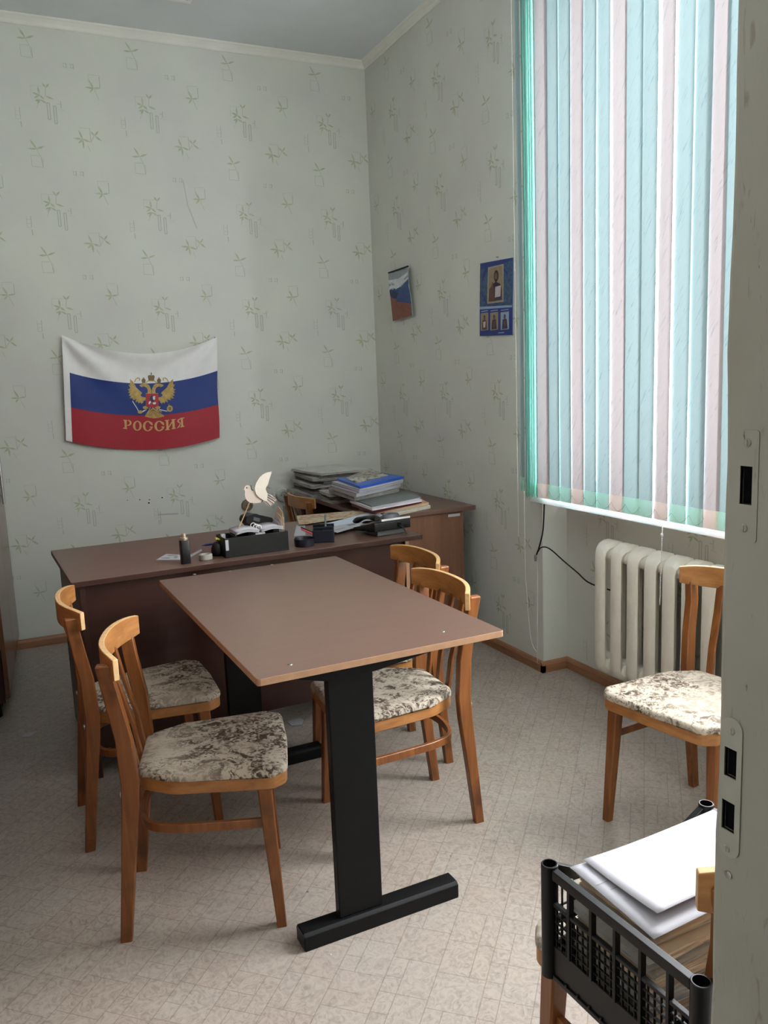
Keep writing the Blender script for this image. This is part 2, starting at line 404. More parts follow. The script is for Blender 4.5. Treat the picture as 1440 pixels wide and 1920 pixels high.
# ---- crown mouldings and baseboards
def run(name, pts, prof, mat, label=None):
    """extrude a profile (distance from wall, height) along x- or y-runs; pts = list of (a, b, inward normal)"""
    mb = MB()
    for a, b, n in pts:
        a = Vector(a); b = Vector(b); n = Vector(n)
        mb.loft([[p+n*d+Vector((0, 0, z)) for d, z in prof] for p in (a, b)])
    return struct(mb.build(name, mat, bevel=0, smooth=False), label)
cr = [(0, 3.306), (.006, 3.306), (.010, 3.312), (.012, 3.325), (.024, 3.340), (.030, 3.344), (.034, 3.352), (0, 3.352)]
run('trim_1', [((XL, 0, 0), (0, 0, 0), (0, -1, 0))], cr, M['crown'], 'white crown moulding along the desk wall')
run('trim_2', [((0, 0, 0), (0, YF, 0), (-1, 0, 0))], cr, M['crown'], 'white crown moulding along the window wall')
bp = [(0, 0), (.018, 0), (.018, .036), (.012, .048), (.004, .052), (0, .052)]
run('baseboard_back', [((XL, 0, 0), (0, 0, 0), (0, -1, 0))], bp, M['basewood'], 'brown wooden baseboard under the desk wall')
run('baseboard_right', [((0, 0, 0), (0, WY0-.018, 0), (-1, 0, 0)), ((-.018, WY0, 0), (NX, WY0, 0), (0, -1, 0)), ((NX, WY0, 0), (NX, WY1, 0), (-1, 0, 0))], bp, M['basewood'], 'brown wooden baseboard stepping into the radiator niche')

# ---- window: plastic frame, panes, sill
t = NT('window_glass'); t.t.nodes.remove(t.b)
tr = t.n('ShaderNodeBsdfTransparent'); gl = t.n('ShaderNodeBsdfGlossy', i_Roughness=.02)
fr = t.n('ShaderNodeLayerWeight', i_Blend=.5); fr2 = t.math('ADD', t.math('MULTIPLY', t.math('POWER', fr.outputs[1], 5), .8), .04); mx = t.n('ShaderNodeMixShader', i_0=fr2, i_1=tr.outputs[0], i_2=gl.outputs[0]); t.l(mx.outputs[0], t.out.inputs[0])
M['glass'] = t.m
win = struct(bpy.data.objects.new('window_1', None), 'tall white plastic window behind the vertical blind'); COL.objects.link(win)
fx0, fx1 = .13, .18
mb = MB().bx(fx0, fx1, WY0-.06, WY0, WZ0, WZ1).bx(fx0, fx1, WY1, WY1+.06, WZ0, WZ1).bx(fx0, fx1, WY1, WY0, WZ0, WZ0+.06).bx(fx0, fx1, WY1, WY0, WZ1-.06, WZ1)
mb.build('window_frame', M['white'], win, .004)
ym = -3.02
MB().bx(fx0, fx1, ym-.045, ym+.045, WZ0+.06, WZ1-.06).build('mullion', M['white'], win, .004)
for a, b in ((WY0-.06, ym+.045), (ym-.045, WY1+.06)):
    MB().bx(.152, .157, b, a, WZ0+.06, WZ1-.06).build('pane', M['glass'], win, smooth=False)
mb = MB(); mb.prism(rpoly([(-.055, .831, .004), (.13, .831, .001), (.13, .866, .001), (-.055, .866, .012)]), lambda u, v, h: (u, h, v), WY1-.03, WY0+.015)
mb.build('window_sill', M['white'], win)

# ---- door frame with strike plates
t = NT('old_white_door_paint'); v = t.coords()
n = t.noise(t.coords((30, 30, 8)), 1, 6, .65, .6); n2 = t.noise(t.coords((70, 70, 14)), 1, 4, .6, 1.5); n3 = t.noise(v, 3, 3)
c = t.mix(t.ramp(n3, [(.3, (0, 0, 0, 1)), (.7, (1, 1, 1, 1))]), lin((154, 153, 141)), lin((166, 166, 156)))
c = t.mix(t.ramp(n2, [(.62, (0, 0, 0, 1)), (.72, (.6, .6, .6, 1))]), c, lin((122, 116, 104)))
c = t.mix(t.ramp(n, [(.655, (0, 0, 0, 1)), (.69, (.85, .85, .85, 1))]), c, lin((62, 58, 54)))
t.base(c, .45, .45); t.bump(t.noise(t.coords((40, 40, 10)), 1, 5), .4, .003)
M['jamb'] = t.m
JX = DX1
door = struct(bpy.data.objects.new('door_1', None), 'old white painted door frame with strike plates at the right edge'); COL.objects.link(door)
pj = on(0, JX, 1342, 1400)
JY = YF+.005
def jamb_mesh(x0, x1, y0, y1, z0, z1):
    mb = MB(); nz = 60; rngj = random.Random(3); rings = []
    for i in range(nz+1):
        z = z0+(z1-z0)*i/nz; w = .0012*math.sin(z*9+1)+.0010*math.sin(z*23)+rngj.uniform(-.0007, .0007); k = .007
        rings.append([(x0, y0, z), (x1, y0, z), (x1, y1, z), (x0+k, y1+w, z), (x0+.002, y1-k*.35+w, z), (x0, y1-k+w, z)])
    return mb.loft(rings)
jr = jamb_mesh(JX, JX+.075, YF-.135, JY, 0, 2.13).build('jamb', M['jamb'], door, smooth=False)
mb = MB().bx(DX0-.075, DX0, YF-.135, JY, 0, 2.13); mb.build('jamb', M['jamb'], door, .004)
MB().bx(DX0-.075, DX1+.075, YF-.135, JY, 2.05, 2.13).build('head', M['jamb'], door, .004)
def plate(px0, px1, py0, py1, holes, screws, mat, rad, proud):
    """rounded metal plate let into the jamb face"""
    a = on(0, JX, px0, (py0+py1)/2); b = on(0, JX, px1, (py0+py1)/2)
    z1 = on(0, JX, (px0+px1)/2, py0).z; z0 = on(0, JX, (px0+px1)/2, py1).z
    y0, y1 = b.y, a.y
    hs = []
    for hx0, hx1, hy0, hy1 in holes:
        ha = on(0, JX, hx0, (hy0+hy1)/2).y; hb = on(0, JX, hx1, (hy0+hy1)/2).y
        hs.append((hb, ha, on(0, JX, (hx0+hx1)/2, hy1).z, on(0, JX, (hx0+hx1)/2, hy0).z))
    cs = [MB().bx(JX-.02, JX+.032, h[0], h[1], h[2], h[3]) for h in hs]
    mb = MB(); mb.prism(rrect(y0, y1, z0, z1, min(rad, (y1-y0)*.48), 6), lambda u, v, h: (h, u, v), JX-proud, JX+.003)
    o = mb.build('strike_plate', mat, door, smooth=False); cut(o, cs); cut(jr, cs)
    for h in hs:
        mb = MB().bx(JX+.004, JX+.0315, h[0]+.0005, h[1]-.0005, h[2]+.0005, h[3]-.0005); mb.build('mortise_shade_fill', M['dark'], o, smooth=False)  # near-black block close to the surface, painting the shade of the hole
    for sx, sy in screws:
        p = on(0, JX, sx, sy); mb = MB()
        mb.loft([[Vector((JX-proud-h, p.y+r*math.cos(q), p.z+r*math.sin(q))) for q in [2*math.pi*j/12 for j in range(12)]] for r, h in ((.0042, 0), (.0042, .0006), (.0032, .0012))])
        mb.box((JX-proud-.0014, p.y, p.z), (.0006, .0014, .006)); mb.build('screw', mat, o, smooth=False)
M['plate_paint'] = plain('painted_strike_plate', (168, 168, 157), .45, .06, 30)
plate(1352, 1391, 1345, 1608, [(1360, 1383, 1403, 1458), (1355, 1379, 1502, 1558)], [(1374, 1370), (1364, 1590)], M['plate_paint'], .012, .0016)
plate(1386, 1422, 806, 1016, [(1388.5, 1411, 874, 946)], [(1403, 830), (1396, 990)], M['jamb'], .003, .0008)
p = on(0, JX, 1366, 1640)
MB().lathe([(.004, 0), (.0045, .0006), (.003, .001)], 12).build('screw', M['metal'], door).matrix_local = Matrix.Translation((JX-.0004, p.y, p.z)) @ Matrix.Rotation(R(-90), 4, 'Y')

# ---- ceiling fixture at the upper picture edge
p = onz(ZC, 358, 0); q = onz(ZC, 290, 0)
cl = thing('ceiling_vent', 'white-rimmed dark square fixture set in the ceiling', 'vent', (p.x-.15, p.y-.135, ZC))
mb = MB()
for x0, x1, y0, y1 in ((-.15, .15, .128, .15), (-.15, .15, -.15, -.128), (-.15, -.128, -.128, .128), (.128, .15, -.128, .128)): mb.bx(x0, x1, y0, y1, -.014, 0)
mb.build('rim', M['white'], cl, .003)
MB().bx(-.128, .128, -.128, .128, -.004, 0).build('opening', M['dark'], cl, smooth=False)  # flat near-black plate painting the shade inside the recess
for k in range(6): MB().box((0, -.105+.042*k, -.008), (.256, .024, .002), M=Matrix.Rotation(R(30), 4, 'X')).build('slat', M['black'], cl, smooth=False)

# ================================================================ vertical blind
def slat_mat(name, c, trans):
    t = NT(name); t.t.nodes.remove(t.b)
    v = t.coords((1, 1, 1), (0, 0, 0))
    # crinkled diagonal embossing
    sp = t.n('ShaderNodeSeparateXYZ', i_0=v)
    d1 = t.math('ADD', t.math('MULTIPLY', sp.outputs[1], 1.0), t.math('MULTIPLY', sp.outputs[2], .62)); d2 = t.math('SUBTRACT', sp.outputs[1], sp.outputs[2])
    cb = t.n('ShaderNodeCombineXYZ', i_0=t.math('MULTIPLY', d1, 135), i_1=t.math('MULTIPLY', d2, 11), i_2=t.math('MULTIPLY', sp.outputs[0], 5))
    n = t.noise(cb.outputs[0], 1, 3, .6, .8)
    k = t.ramp(n, [(.30, (.70, .76, .79, 1)), (.41, (1, 1, 1, 1)), (.62, (1, 1, 1, 1)), (.74, (1.0, 1.0, 1.0, 1))])
    a = lin(c); col = t.mix(1.0, a, k, 'MULTIPLY')
    tl = t.n('ShaderNodeBsdfTranslucent'); t.l(t.mix(1.0, col, (trans, trans, trans, 1), 'MULTIPLY'), tl.inputs[0])
    df = t.n('ShaderNodeBsdfDiffuse'); t.l(t.mix(1.0, col, (.52, .52, .52, 1), 'MULTIPLY'), df.inputs[0])
    ad = t.n('ShaderNodeAddShader', i_0=tl.outputs[0], i_1=df.outputs[0]); t.l(ad.outputs[0], t.out.inputs[0])
    return t.m
TR = .0268
M['slat_teal'] = slat_mat('teal_blind_fabric', (203, 233, 238), TR)
M['slat_pink'] = slat_mat('pink_blind_fabric', (238, 230, 233), TR)
M['slat_green'] = slat_mat('backlit_teal_stack_fabric', (200, 243, 236), TR*5)  # teal fabric copy, greener and more translucent, imitating light through stacked layers
M['pocket_teal'] = slat_mat('teal_blind_hem', (212, 240, 228), .85)
M['pocket_pink'] = slat_mat('pink_blind_hem', (244, 234, 228), .85)
BX, BZ0, BZ1 = -.090, .868, 3.10
blind = thing('vertical_blind', 'pastel teal and pink vertical blind covering the tall window', 'blind', (0, 0, 0))
MB().bx(-.125, -.055, -4.14, -1.66, BZ1+.012, BZ1+.055).build('headrail', M['white'], blind, .004)
for y in (-1.75, -2.7, -3.5, -4.05): MB().bx(-.1, 0, y-.02, y+.02, BZ1+.056, BZ1+.075).build('bracket', M['white'], blind)
def slat(y, ang, kind, w=.089, zb=BZ0):
    """one fabric strip turned by ang about its own axis (0 = flat to the window)"""
    a = R(ang); d = Vector((math.sin(a), -math.cos(a), 0)); nn = Vector((-math.cos(a), -math.sin(a), 0))
    def fn(u, v):
        s_ = (u-.5)*w; b = .004*(1-(2*u-1)**2)
        tw = .0015*math.sin(v*5+y*9)
        return Vector((BX, y, 0))+d*s_+nn*(b+tw)+Vector((0, 0, zb+(BZ1-zb)*v))
    body = 'slat_'+kind
    MB().grid(5, 14, fn).build('slat', M[body], blind, smooth=True)
    if kind == 'green': hem = M['pocket_teal']
    else: hem = M['pocket_'+kind]
    s2 = blind.children[-1]
    mb = MB().grid(5, 3, lambda u, v: fn(u, v*.029)+nn*(.0016+.003*math.sin(math.pi*min(1, v*1.05)))); mb.build('hem_pocket', hem, s2)
    return d
ys = [on(0, BX, x, 300).y for x in (1007, 1023.5, 1046, 1069, 1093, 1118, 1145, 1174.5, 1201, 1232.5, 1263.5, 1299, 1333, 1360)]
ys = [(a+b)/2 for a, b in zip(ys, ys[1:])]
kinds = ['pink', 'teal', 'teal', 'pink', 'teal', 'teal', 'pink', 'teal', 'teal', 'pink', 'teal', 'teal', 'pink']
angs = [2, -3, -4, -3, -4, -5, -2, 1, -5, -9, -3, -7, -4]
for y, k, a in zip(ys, kinds, angs): slat(y, a, k)
slat(ys[-1]-.073, 4, 'teal')
# unseen leaf of the blind, stacked at the far end to let in extra daylight
for k in range(9): slat(-4.10+.015*k, -82+k, ('teal', 'teal', 'pink')[k % 3])
ye = on(0, BX, 1006, 400).y
for k, (dy, a) in enumerate(((0, -47), (.020, -50), (.040, -46), (.060, -52), (.080, -49))): slat(ye+dy, a, 'green')
slat(on(0, BX, 974, 400).y, -12, 'teal', .05, .885)
# spacer chains along the hems, hanging in little arcs
mb = MB()
for a, b in zip(ys, ys[1:]):
    pts = [Vector((BX-.026, a+(b-a)*s_/8, BZ0+.040-.030*math.sin(math.pi*s_/8))) for s_ in range(9)]
    mb.tube(pts, .0009, 4)
mb.build('spacer_chain', plain('grey_bead_chain', (150, 160, 158), .5), blind)
M['bead'] = plain('white_bead_chain', (222, 222, 220), .4, .05)
def beads(path, r, step):
    mb = MB(); P = [Vector(p) for p in path]
    for a, b in zip(P, P[1:]):
        n = max(1, int((b-a).length/step))
        for i in range(n):
            p = a+(b-a)*(i/n); mb.lathe([(r*.3, -r), (r*.9, -r*.45), (r, 0), (r*.9, r*.45), (r*.3, r)], 6, p)
    mb.tube(path, r*.35, 4); return mb
xb = -.068
p1 = on(0, xb, 1243, 955); p2 = on(0, xb, 1237, 1135)
beads([(xb, p1.y, BZ1), (xb, p1.y, p1.z), (xb, p2.y, p2.z)], .0024, .0062).build('control_chain', M['bead'], blind)
p = on(0, xb, 1241, 1003); MB().lathe([(.001, -.006), (.005, -.004), (.005, .004), (.001, .006)], 10, (xb, p.y, p.z)).build('chain_joiner', M['bead'], blind)
yl = on(0, -.03, 971, 930).y; yl2 = on(0, -.03, 983, 930).y
lo = on(0, -.03, 1006, 1238)
beads([(-.03, yl, BZ1), (-.03, yl, .64)], .0018, .006).build('control_chain', M['bead'], blind)
MB().tube(spline([(-.03, yl2, BZ1), (-.03, yl2, .7), (-.03, yl2-.01, .4), (-.03, on(0, -.03, 995, 1190).y, .16), (-.03, lo.y, .10)], 5), .0011, 5).build('pull_cord', M['bead'], blind)
pc = onz(.07, 1006, 1230); MB().tube([(-.026, on(0, -.026, 1008, 1050).y, .55), (-.026, lo.y, .045)], .0011, 5).build('pull_cord', M['bead'], blind)

# ================================================================ radiator: cast iron, one part per section
rad = thing('radiator', 'cream enamelled cast-iron radiator in the niche under the window', 'radiator', (0, 0, 0))
RX = -.012; RZ = .118
def rad_section():
    mb = MB()
    # closed loop of the casting seen from the side: (x from front, z), tangent width along y
    out = []
    H, D = .588, .13
    prof = [(0, .055, .065), (0, .16, .065), (0, .30, .065), (0, .44, .065), (0, .525, .065), (.006, .556, .069), (.022, .576, .078), (.050, .587, .088), (.075, .588, .088), (.105, .580, .080),
            (.124, .560, .066), (.13, .525, .060), (.13, .3, .060), (.13, .055, .060), (.122, .026, .066), (.10, .008, .078), (.07, .0, .088), (.045, .001, .088), (.018, .014, .078), (.005, .034, .066)]
    rings = []
    cx, cz = .065, .294
    for x, z, w in prof:
        # inner face pulled towards the loop's middle line
        ix = .030 if x < .04 else (.100 if x > .09 else x)
        iz = min(max(z, .075), .515)
        if .04 <= x <= .09: ix = x
        wi = w*.55
        rings.append([Vector((x, -w*.30, z)), Vector((x, w*.30, z)), Vector((x+(ix-x)*.28, w/2, z+(iz-z)*.28)), Vector((ix, wi/2, iz)), Vector((ix, -wi/2, iz)), Vector((x+(ix-x)*.28, -w/2, z+(iz-z)*.28))])
    mb.loft(rings, closed=True)
    for z in (.535, .052):
        mb.loft([[Vector((.065+r*math.cos(q)*1.1, y, z+r*math.sin(q))) for q in [2*math.pi*j/14 for j in range(14)]] for y, r in ((-.0492, .028), (-.04, .036), (.04, .036), (.0492, .028))])
    return mb
o0 = None
y0 = on(0, RX, 1110, 1100).y-.042
for i in range(9):
    if o0 is None:
        o0 = rad_section().build('section', M['radiator'], rad, .003, ang=50); o = o0
    else: o = o0.copy(); COL.objects.link(o)
    o.location = (RX, y0-.0985*i, RZ)
MB().tube([(RX+.065, y0-.0985*8-.05, RZ+.535), (RX+.065, -3.6, RZ+.535)], .013, 12).build('pipe', M['radiator'], rad)
MB().tube([(RX+.065, y0-.0985*8-.05, RZ+.052), (RX+.065, -3.6, RZ+.052)], .013, 12).build('pipe', M['radiator'], rad)
for y in (y0-.05, y0-.6):
    MB().tube([(NX, y, RZ+.49), (RX+.04, y, RZ+.488), (RX+.03, y, RZ+.505)], .008, 8).build('bracket', M['radiator'], rad)

# ================================================================ chairs
t = NT('tapestry_seat_fabric'); v = t.coords((1, 1, 1))
oi = t.n('ShaderNodeObjectInfo'); va = t.n('ShaderNodeVectorMath', operation='ADD', i_0=v)
cbx = t.n('ShaderNodeCombineXYZ', i_0=t.math('MULTIPLY', oi.outputs['Random'], 7), i_1=t.math('MULTIPLY', oi.outputs['Random'], 3)); t.l(cbx.outputs[0], va.inputs[1])
w1 = t.noise(va.outputs[0], 9, 3, .5, 2.2); w2 = t.noise(va.outputs[0], 46, 4, .6, 1.6); w3 = t.noise(va.outputs[0], 4.2, 2, .5, 0)
wv = t.n('ShaderNodeTexWave', wave_type='RINGS', i_Vector=va.outputs[0], i_Scale=16, i_Distortion=14, i_Detail=3, i_Detail_Scale=2.2)
a_ = t.ramp(w1, [(.42, (0, 0, 0, 1)), (.53, (1, 1, 1, 1))]); b_ = t.ramp(w2, [(.40, (0, 0, 0, 1)), (.54, (1, 1, 1, 1))])
ln = t.ramp(wv.outputs[0], [(.0, (1, 1, 1, 1)), (.16, (0, 0, 0, 1))])
sx = t.math('MULTIPLY', t.math('MAXIMUM', t.math('MULTIPLY', a_, b_), t.math('MULTIPLY', ln, b_)), t.ramp(w3, [(.34, (.3, .3, .3, 1)), (.52, (1, 1, 1, 1))]))
wz = t.noise(va.outputs[0], 260, 2)
c = t.mix(sx, t.mix(wz, lin((168, 158, 142)), lin((192, 183, 168))), lin((78, 66, 56)))
t.base(c, .95, .1); t.bump(t.noise(va.outputs[0], 420, 2), .5, .001)
M['tapestry'] = t.m

def seat_outline(grow=0):
    return rpoly([(.058-grow, .112, .05), (.15, .168+grow, .10), (.40, .198+grow, .03), (.437+grow, .17, .04), (.444+grow, 0, .4), (.437+grow, -.17, .04), (.40, -.198-grow, .03), (.15, -.168-grow, .10), (.058-grow, -.112, .05)], 5)
def rect_sec(w, d, k=.22):
    a, b = w/2, d/2; c = min(a, b)*k*2*.5
    return [(-a+c, -b), (a-c, -b), (a, -b+c), (a, b-c), (a-c, b), (-a+c, b), (-a, b-c), (-a, -b+c)]
def leg_loft(pts):
    """pts: (x, y, z, depth x, width y)"""
    mb = MB(); mb.loft([[Vector((x+a, y+b, z)) for a, b in rect_sec(d, w)] for x, y, z, d, w in pts]); return mb
def make_chair(label):
    t = thing('wooden_chair', label, 'chair', group='bentwood chairs with tapestry seats')
    for s_ in (1, -1):
        leg_loft([(0, s_*.158, 0, .030, .024), (.022, s_*.158, .20, .036, .026), (.040, s_*.158, .36, .043, .027), (.045, s_*.158, .43, .044, .027), (.040, s_*.160, .55, .041, .027), (.022, s_*.164, .66, .038, .027), (.010, s_*.178, .748, .036, .025), (.010, s_*.178, .752, .030, .020)]).build('back_post', M['chair'], t, ang=25)
        leg_loft([(.400, s_*.186, 0, .025, .025), (.385, s_*.178, .25, .034, .032), (.378, s_*.174, .388, .038, .036)]).build('leg', M['chair'], t, ang=25)
        mb = MB(); mb.lathe([(.0, .0), (.008, .0), (.008, .003), (.004, .006), (.0, .006)], 10)
        b = mb.build('bolt', M['metal'], t); b.matrix_local = Matrix.Translation((.0215, s_*.158, .402)) @ Matrix.Rotation(R(-94), 4, 'Y')
    o_, i_ = seat_outline(0), seat_outline(-.022)
    mb = MB(); mb.loft([[Vector((x, y, .388)) for x, y in o_], [Vector((x, y, .430)) for x, y in o_], [Vector((x, y, .430)) for x, y in i_], [Vector((x, y, .388)) for x, y in i_]], closed=True, cap=False)
    mb.build('seat_frame', M['ply'], t, .003)
    so = seat_outline(.003); n = len(so); cx = .25; mb = MB(); rings = []
    rr = random.Random(5); jag = [rr.uniform(-.002, .003) for _ in so]
    for k, z in ((1, .424), (1, .431), (.985, .439), (.94, .443), (.7, .4465), (.35, .448)):
        rings.append([Vector((cx+(x-cx)*k, y*k, z-(jag[i]*1.4 if k == 1 and z < .43 else 0)+(jag[i]*.3))) for i, (x, y) in enumerate(so)])
    mb.loft(rings); mb.build('seat_pad', M['tapestry'], t, ang=60)
    hp = spline([(.383, -.176, .29), (.25, -.165, .29), (.13, -.148, .29), (.068, -.105, .29), (.048, 0, .29), (.068, .105, .29), (.13, .148, .29), (.25, .165, .29), (.383, .176, .29)], 4)
    MB().tube(hp, 1, sec=rect_sec(.013, .024), up=(0, 0, 1)).build('stretcher', M['chair'], t)
    # crest rail bent in plan
    def cx_(y): return -.014+.052*abs(y/.19)**2.4
    mb = MB(); mo = []
    ysn = [-.198+.396*i/18 for i in range(19)]
    rings = []
    for y in ysn:
        sl = Vector((1, -(1 if y > 0 else -1)*2.4*.052/.19*abs(y/.19)**1.4, 0)).normalized(); th = .0075; e = .008*abs(y/.198)**6
        for_ = []
        for a, z in ((-th, .707+e), (th, .707+e), (th, .776-e), (-th, .776-e)): for_.append(Vector((cx_(y), y, 0))+sl*a+Vector((0, 0, z)))
        rings.append(for_)
    n = 4; vs = [p for r_ in rings for p in r_]; fs = []; mi = []
    for i in range(18):
        for j in range(4):
            fs.append((i*4+j, i*4+(j+1) % 4, i*4+4+(j+1) % 4, i*4+4+j)); mi.append(1 if j in (0, 2) else 0)
    fs += [(0, 1, 2, 3), (72, 73, 74, 75)]; mi += [1, 1]
    mb.add(vs, fs); mb.m = mi
    mb.build('crest_rail', [M['ply'], M['plyedge']], t, .002)
    for y in (-.078, 0, .078):
        xt = cx_(y)+.004
        leg_loft([(.058, y*.9, .395, .009, .024), (.040, y*.93, .52, .009, .024), (.012, y*.97, .63, .009, .024), (xt-.001, y, .719, .008, .024)]).build('back_slat', M['chair'], t)
    return t
chair = make_chair('wooden chair at the left near corner of the meeting table, closest to the camera')
chair.location = (-2.035, -2.702, 0); chair.rotation_euler = (0, 0, R(-15.4))
dup(chair, (-2.121, -2.205, 0), R(-.5), 'wooden chair on the left side of the meeting table, the one nearer the desk')
dup(chair, (-.973, -2.642, 0), R(178), 'wooden chair on the window side of the meeting table, nearer the camera')
dup(chair, (-.856, -2.236, 0), R(179), 'wooden chair on the window side of the meeting table, nearer the desk, mostly hidden')
dup(chair, (-.192, -3.113, 0), R(-171.2), 'wooden chair standing in front of the radiator, cut off by the door frame')
cf = dup(chair, (-1.283, -4.227, 0), R(90), 'wooden chair carrying the black plastic crate of papers')
cg = dup(chair, (-.735, -.40, 0), R(2), 'wooden chair behind the desk beside the piles of paper')

# ================================================================ meeting table
TA = R(1.3)
tab = thing('meeting_table', 'brown laminate meeting table on black steel T-legs', 'table', (-1.447, -2.592, 0), TA)
TW, TL = .672, 1.136
mb = MB(); top = rrect(-TW/2, TW/2, -TL/2, TL/2, .008, 3)
mb.prism(top, lambda u, v, h: (u, v, h), .7325, .7500); o = mb.build('tabletop', [M['laminate'], M['lamedge']], tab, .0015, smooth=False)
for p in o.data.polygons:
    if abs(p.normal.z) < .5: p.material_index = 1
iT = Matrix.Rotation(-TA, 3, 'Z')
def loc(P): return iT @ (Vector(P)-Vector((-1.447, -2.592, 0)))
for k, px in enumerate(((544, 1246), (902, 1184+0), (365, 1077), (510, 1059), (431, 1071), (577, 1052))):
    if k == 1: px = (830, 1184)
    q = loc(onz(.75, *px)); MB().lathe([(.006, 0), (.005, .0012), (.002, .0016)], 10, (q.x, q.y, .75)).build('screw_cap', M['metal'], tab)
a = loc((-1.470, -3.085, 0))
for yl in (a.y, loc((-1.47, -2.098, 0)).y):
    x0, x1 = -.244, .202
    mb = MB(); mb.prism(rpoly([(yl-.030, 0, .002), (yl+.030, 0, .002), (yl+.030, .038, .004), (yl+.022, .046, .004), (yl-.022, .046, .004), (yl-.030, .038, .004)], 4), lambda u, v, h: (h, u, v), x0, x1)
    f = mb.build('foot', M['black'], tab, ang=50)
    for s_, x in ((-1, x0), (1, x1)): MB().prism(rpoly([(yl-.028, .002, .002), (yl+.028, .002, .002), (yl+.028, .037, .004), (yl+.021, .044, .004), (yl-.021, .044, .004), (yl-.028, .037, .004)], 4), lambda u, v, h: (h, u, v), x, x+.002*s_).build('end_cap', M['plastic_black'], f)
    mb = MB().bx(-.142, -.019, yl-.014, yl+.014, .0455, .69); mb.build('leg', M['black'], tab, .003, seg=2)
    mb = MB(); mb.prism([(-.265, .7325), (-.265, .718), (-.15, .690), (-.01, .690), (.24, .722), (.24, .7325)], lambda u, v, h: (u, h, v), yl-.02, yl+.02); mb.build('bracket', M['black'], tab, .002)
MB().bx(-.10, -.06, a.y+.02, loc((-1.47, -2.098, 0)).y-.02, .695, .7325).build('beam', M['black'], tab, .002)

# ================================================================ writing desk
DA = R(2.6)
desk = thing('writing_desk', 'dark brown office desk standing across the room under the flag', 'desk', (-1.375, -1.51, 0), DA)
iD = Matrix.Rotation(-DA, 3, 'Z')
def dl(P): return iD @ (Vector(P)-Vector((-1.375, -1.51, 0)))
DW, DD = 1.432, .70
mb = MB(); mb.prism(rrect(-DW/2, DW/2, -DD/2, DD/2, .004, 2), lambda u, v, h: (u, v, h), .7305, .750)
o = mb.build('desktop', [M['desktop'], M['deskpanel']], desk, .0015, smooth=False)
for p in o.data.polygons:
    if abs(p.normal.z) < .5: p.material_index = 1
mb = MB().bx(-DW/2+.045, DW/2-.08, -.31, -.292, .10, .7275); mb.build('front_panel', M['deskpanel'], desk, .001, smooth=False)
for x in (-DW/2+.036, DW/2-.071):
    o = MB().bx(x-.009, x+.009, -.335, .335, 0, .7275).build('side_panel', [M['deskpanel'], M['lamedge']], desk, .001, smooth=False)
    for p in o.data.polygons:
        if p.normal.y < -.5 and x > 0: p.material_index = 1
# drawer pedestal on the sitter's side
MB().bx(-.62, -.22, -.28, .30, .12, .72).build('drawer_pedestal', M['deskpanel'], desk, .001, smooth=False)
for k in range(3):
    d = MB().bx(-.615, -.225, .301, .317, .13+.198*k, .318+.198*k).build('drawer_front', M['sidepanel'], desk, .001, smooth=False)
    MB().tube([(-.47, .317, .225+.198*k), (-.47, .34, .225+.198*k), (-.37, .34, .225+.198*k), (-.37, .317, .225+.198*k)], .004, 8).build('handle', M['metal'], d)

# ---- side desk in the corner
sd = thing('side_desk', 'brown side desk in the corner under piles of paper', 'desk', (-.335, -.66, 0), R(.3))
mb = MB(); mb.prism(rrect(-.295, .295, -.61, .61, .004, 2), lambda u, v, h: (u, v, h), .728, .75); mb.build('desktop', M['desktop'], sd, .0015, smooth=False)
for y in (-.585, .585):
    MB().bx(-.26, .225, y-.009, y+.009, 0, .7275).build('end_panel', M['sidepanel'], sd, .001, smooth=False)
MB().bx(.17, .188, -.576, .576, .12, .7275).build('back_panel', M['deskpanel'], sd, .001, smooth=False)
MB().bx(.135, .205, -.5965, -.5945, .702, .716).build('inventory_sticker', M['paper'], sd, smooth=False)

# ---- wardrobe at the left edge
M['wardrobe'] = wood('wardrobe_brown_laminate', (98, 66, 48), (118, 82, 60), .22, (30, 30, 1.5), False, .6)
wd = thing('wardrobe', 'brown wardrobe at the left edge of the room with bar handles', 'wardrobe', (-2.302, -.545, 0), R(-2.9))
MB().bx(-.42, -.021, -.52, .52, .07, 2.1).build('carcass', M['deskpanel'], wd, .001, smooth=False)
MB().bx(-.40, -.05, -.50, .50, 0, .07).build('plinth', M['dark'], wd, smooth=False)
for y0_, y1_, hy in ((-.52, -.002, -.06), (.002, .52, .06)):
    d = MB().bx(-.0185, 0, y0_, y1_, .09, 2.09).build('door', M['wardrobe'], wd, .001, smooth=False)
    if hy > 0: continue
    h = MB().tube([(.034, hy, .90), (.034, hy, 1.20)], .006, 10).tube([(0, hy, .945), (.034, hy, .945)], .004, 8).tube([(0, hy, 1.155), (.034, hy, 1.155)], .004, 8)
    h.build('handle', M['metal'], d)
for x in (-.38, -.06):
    for y in (-.48, .48): MB().lathe([(.018, 0), (.018, .06)], 12, (x, y, .0)).build('foot', M['plastic_black'], wd)

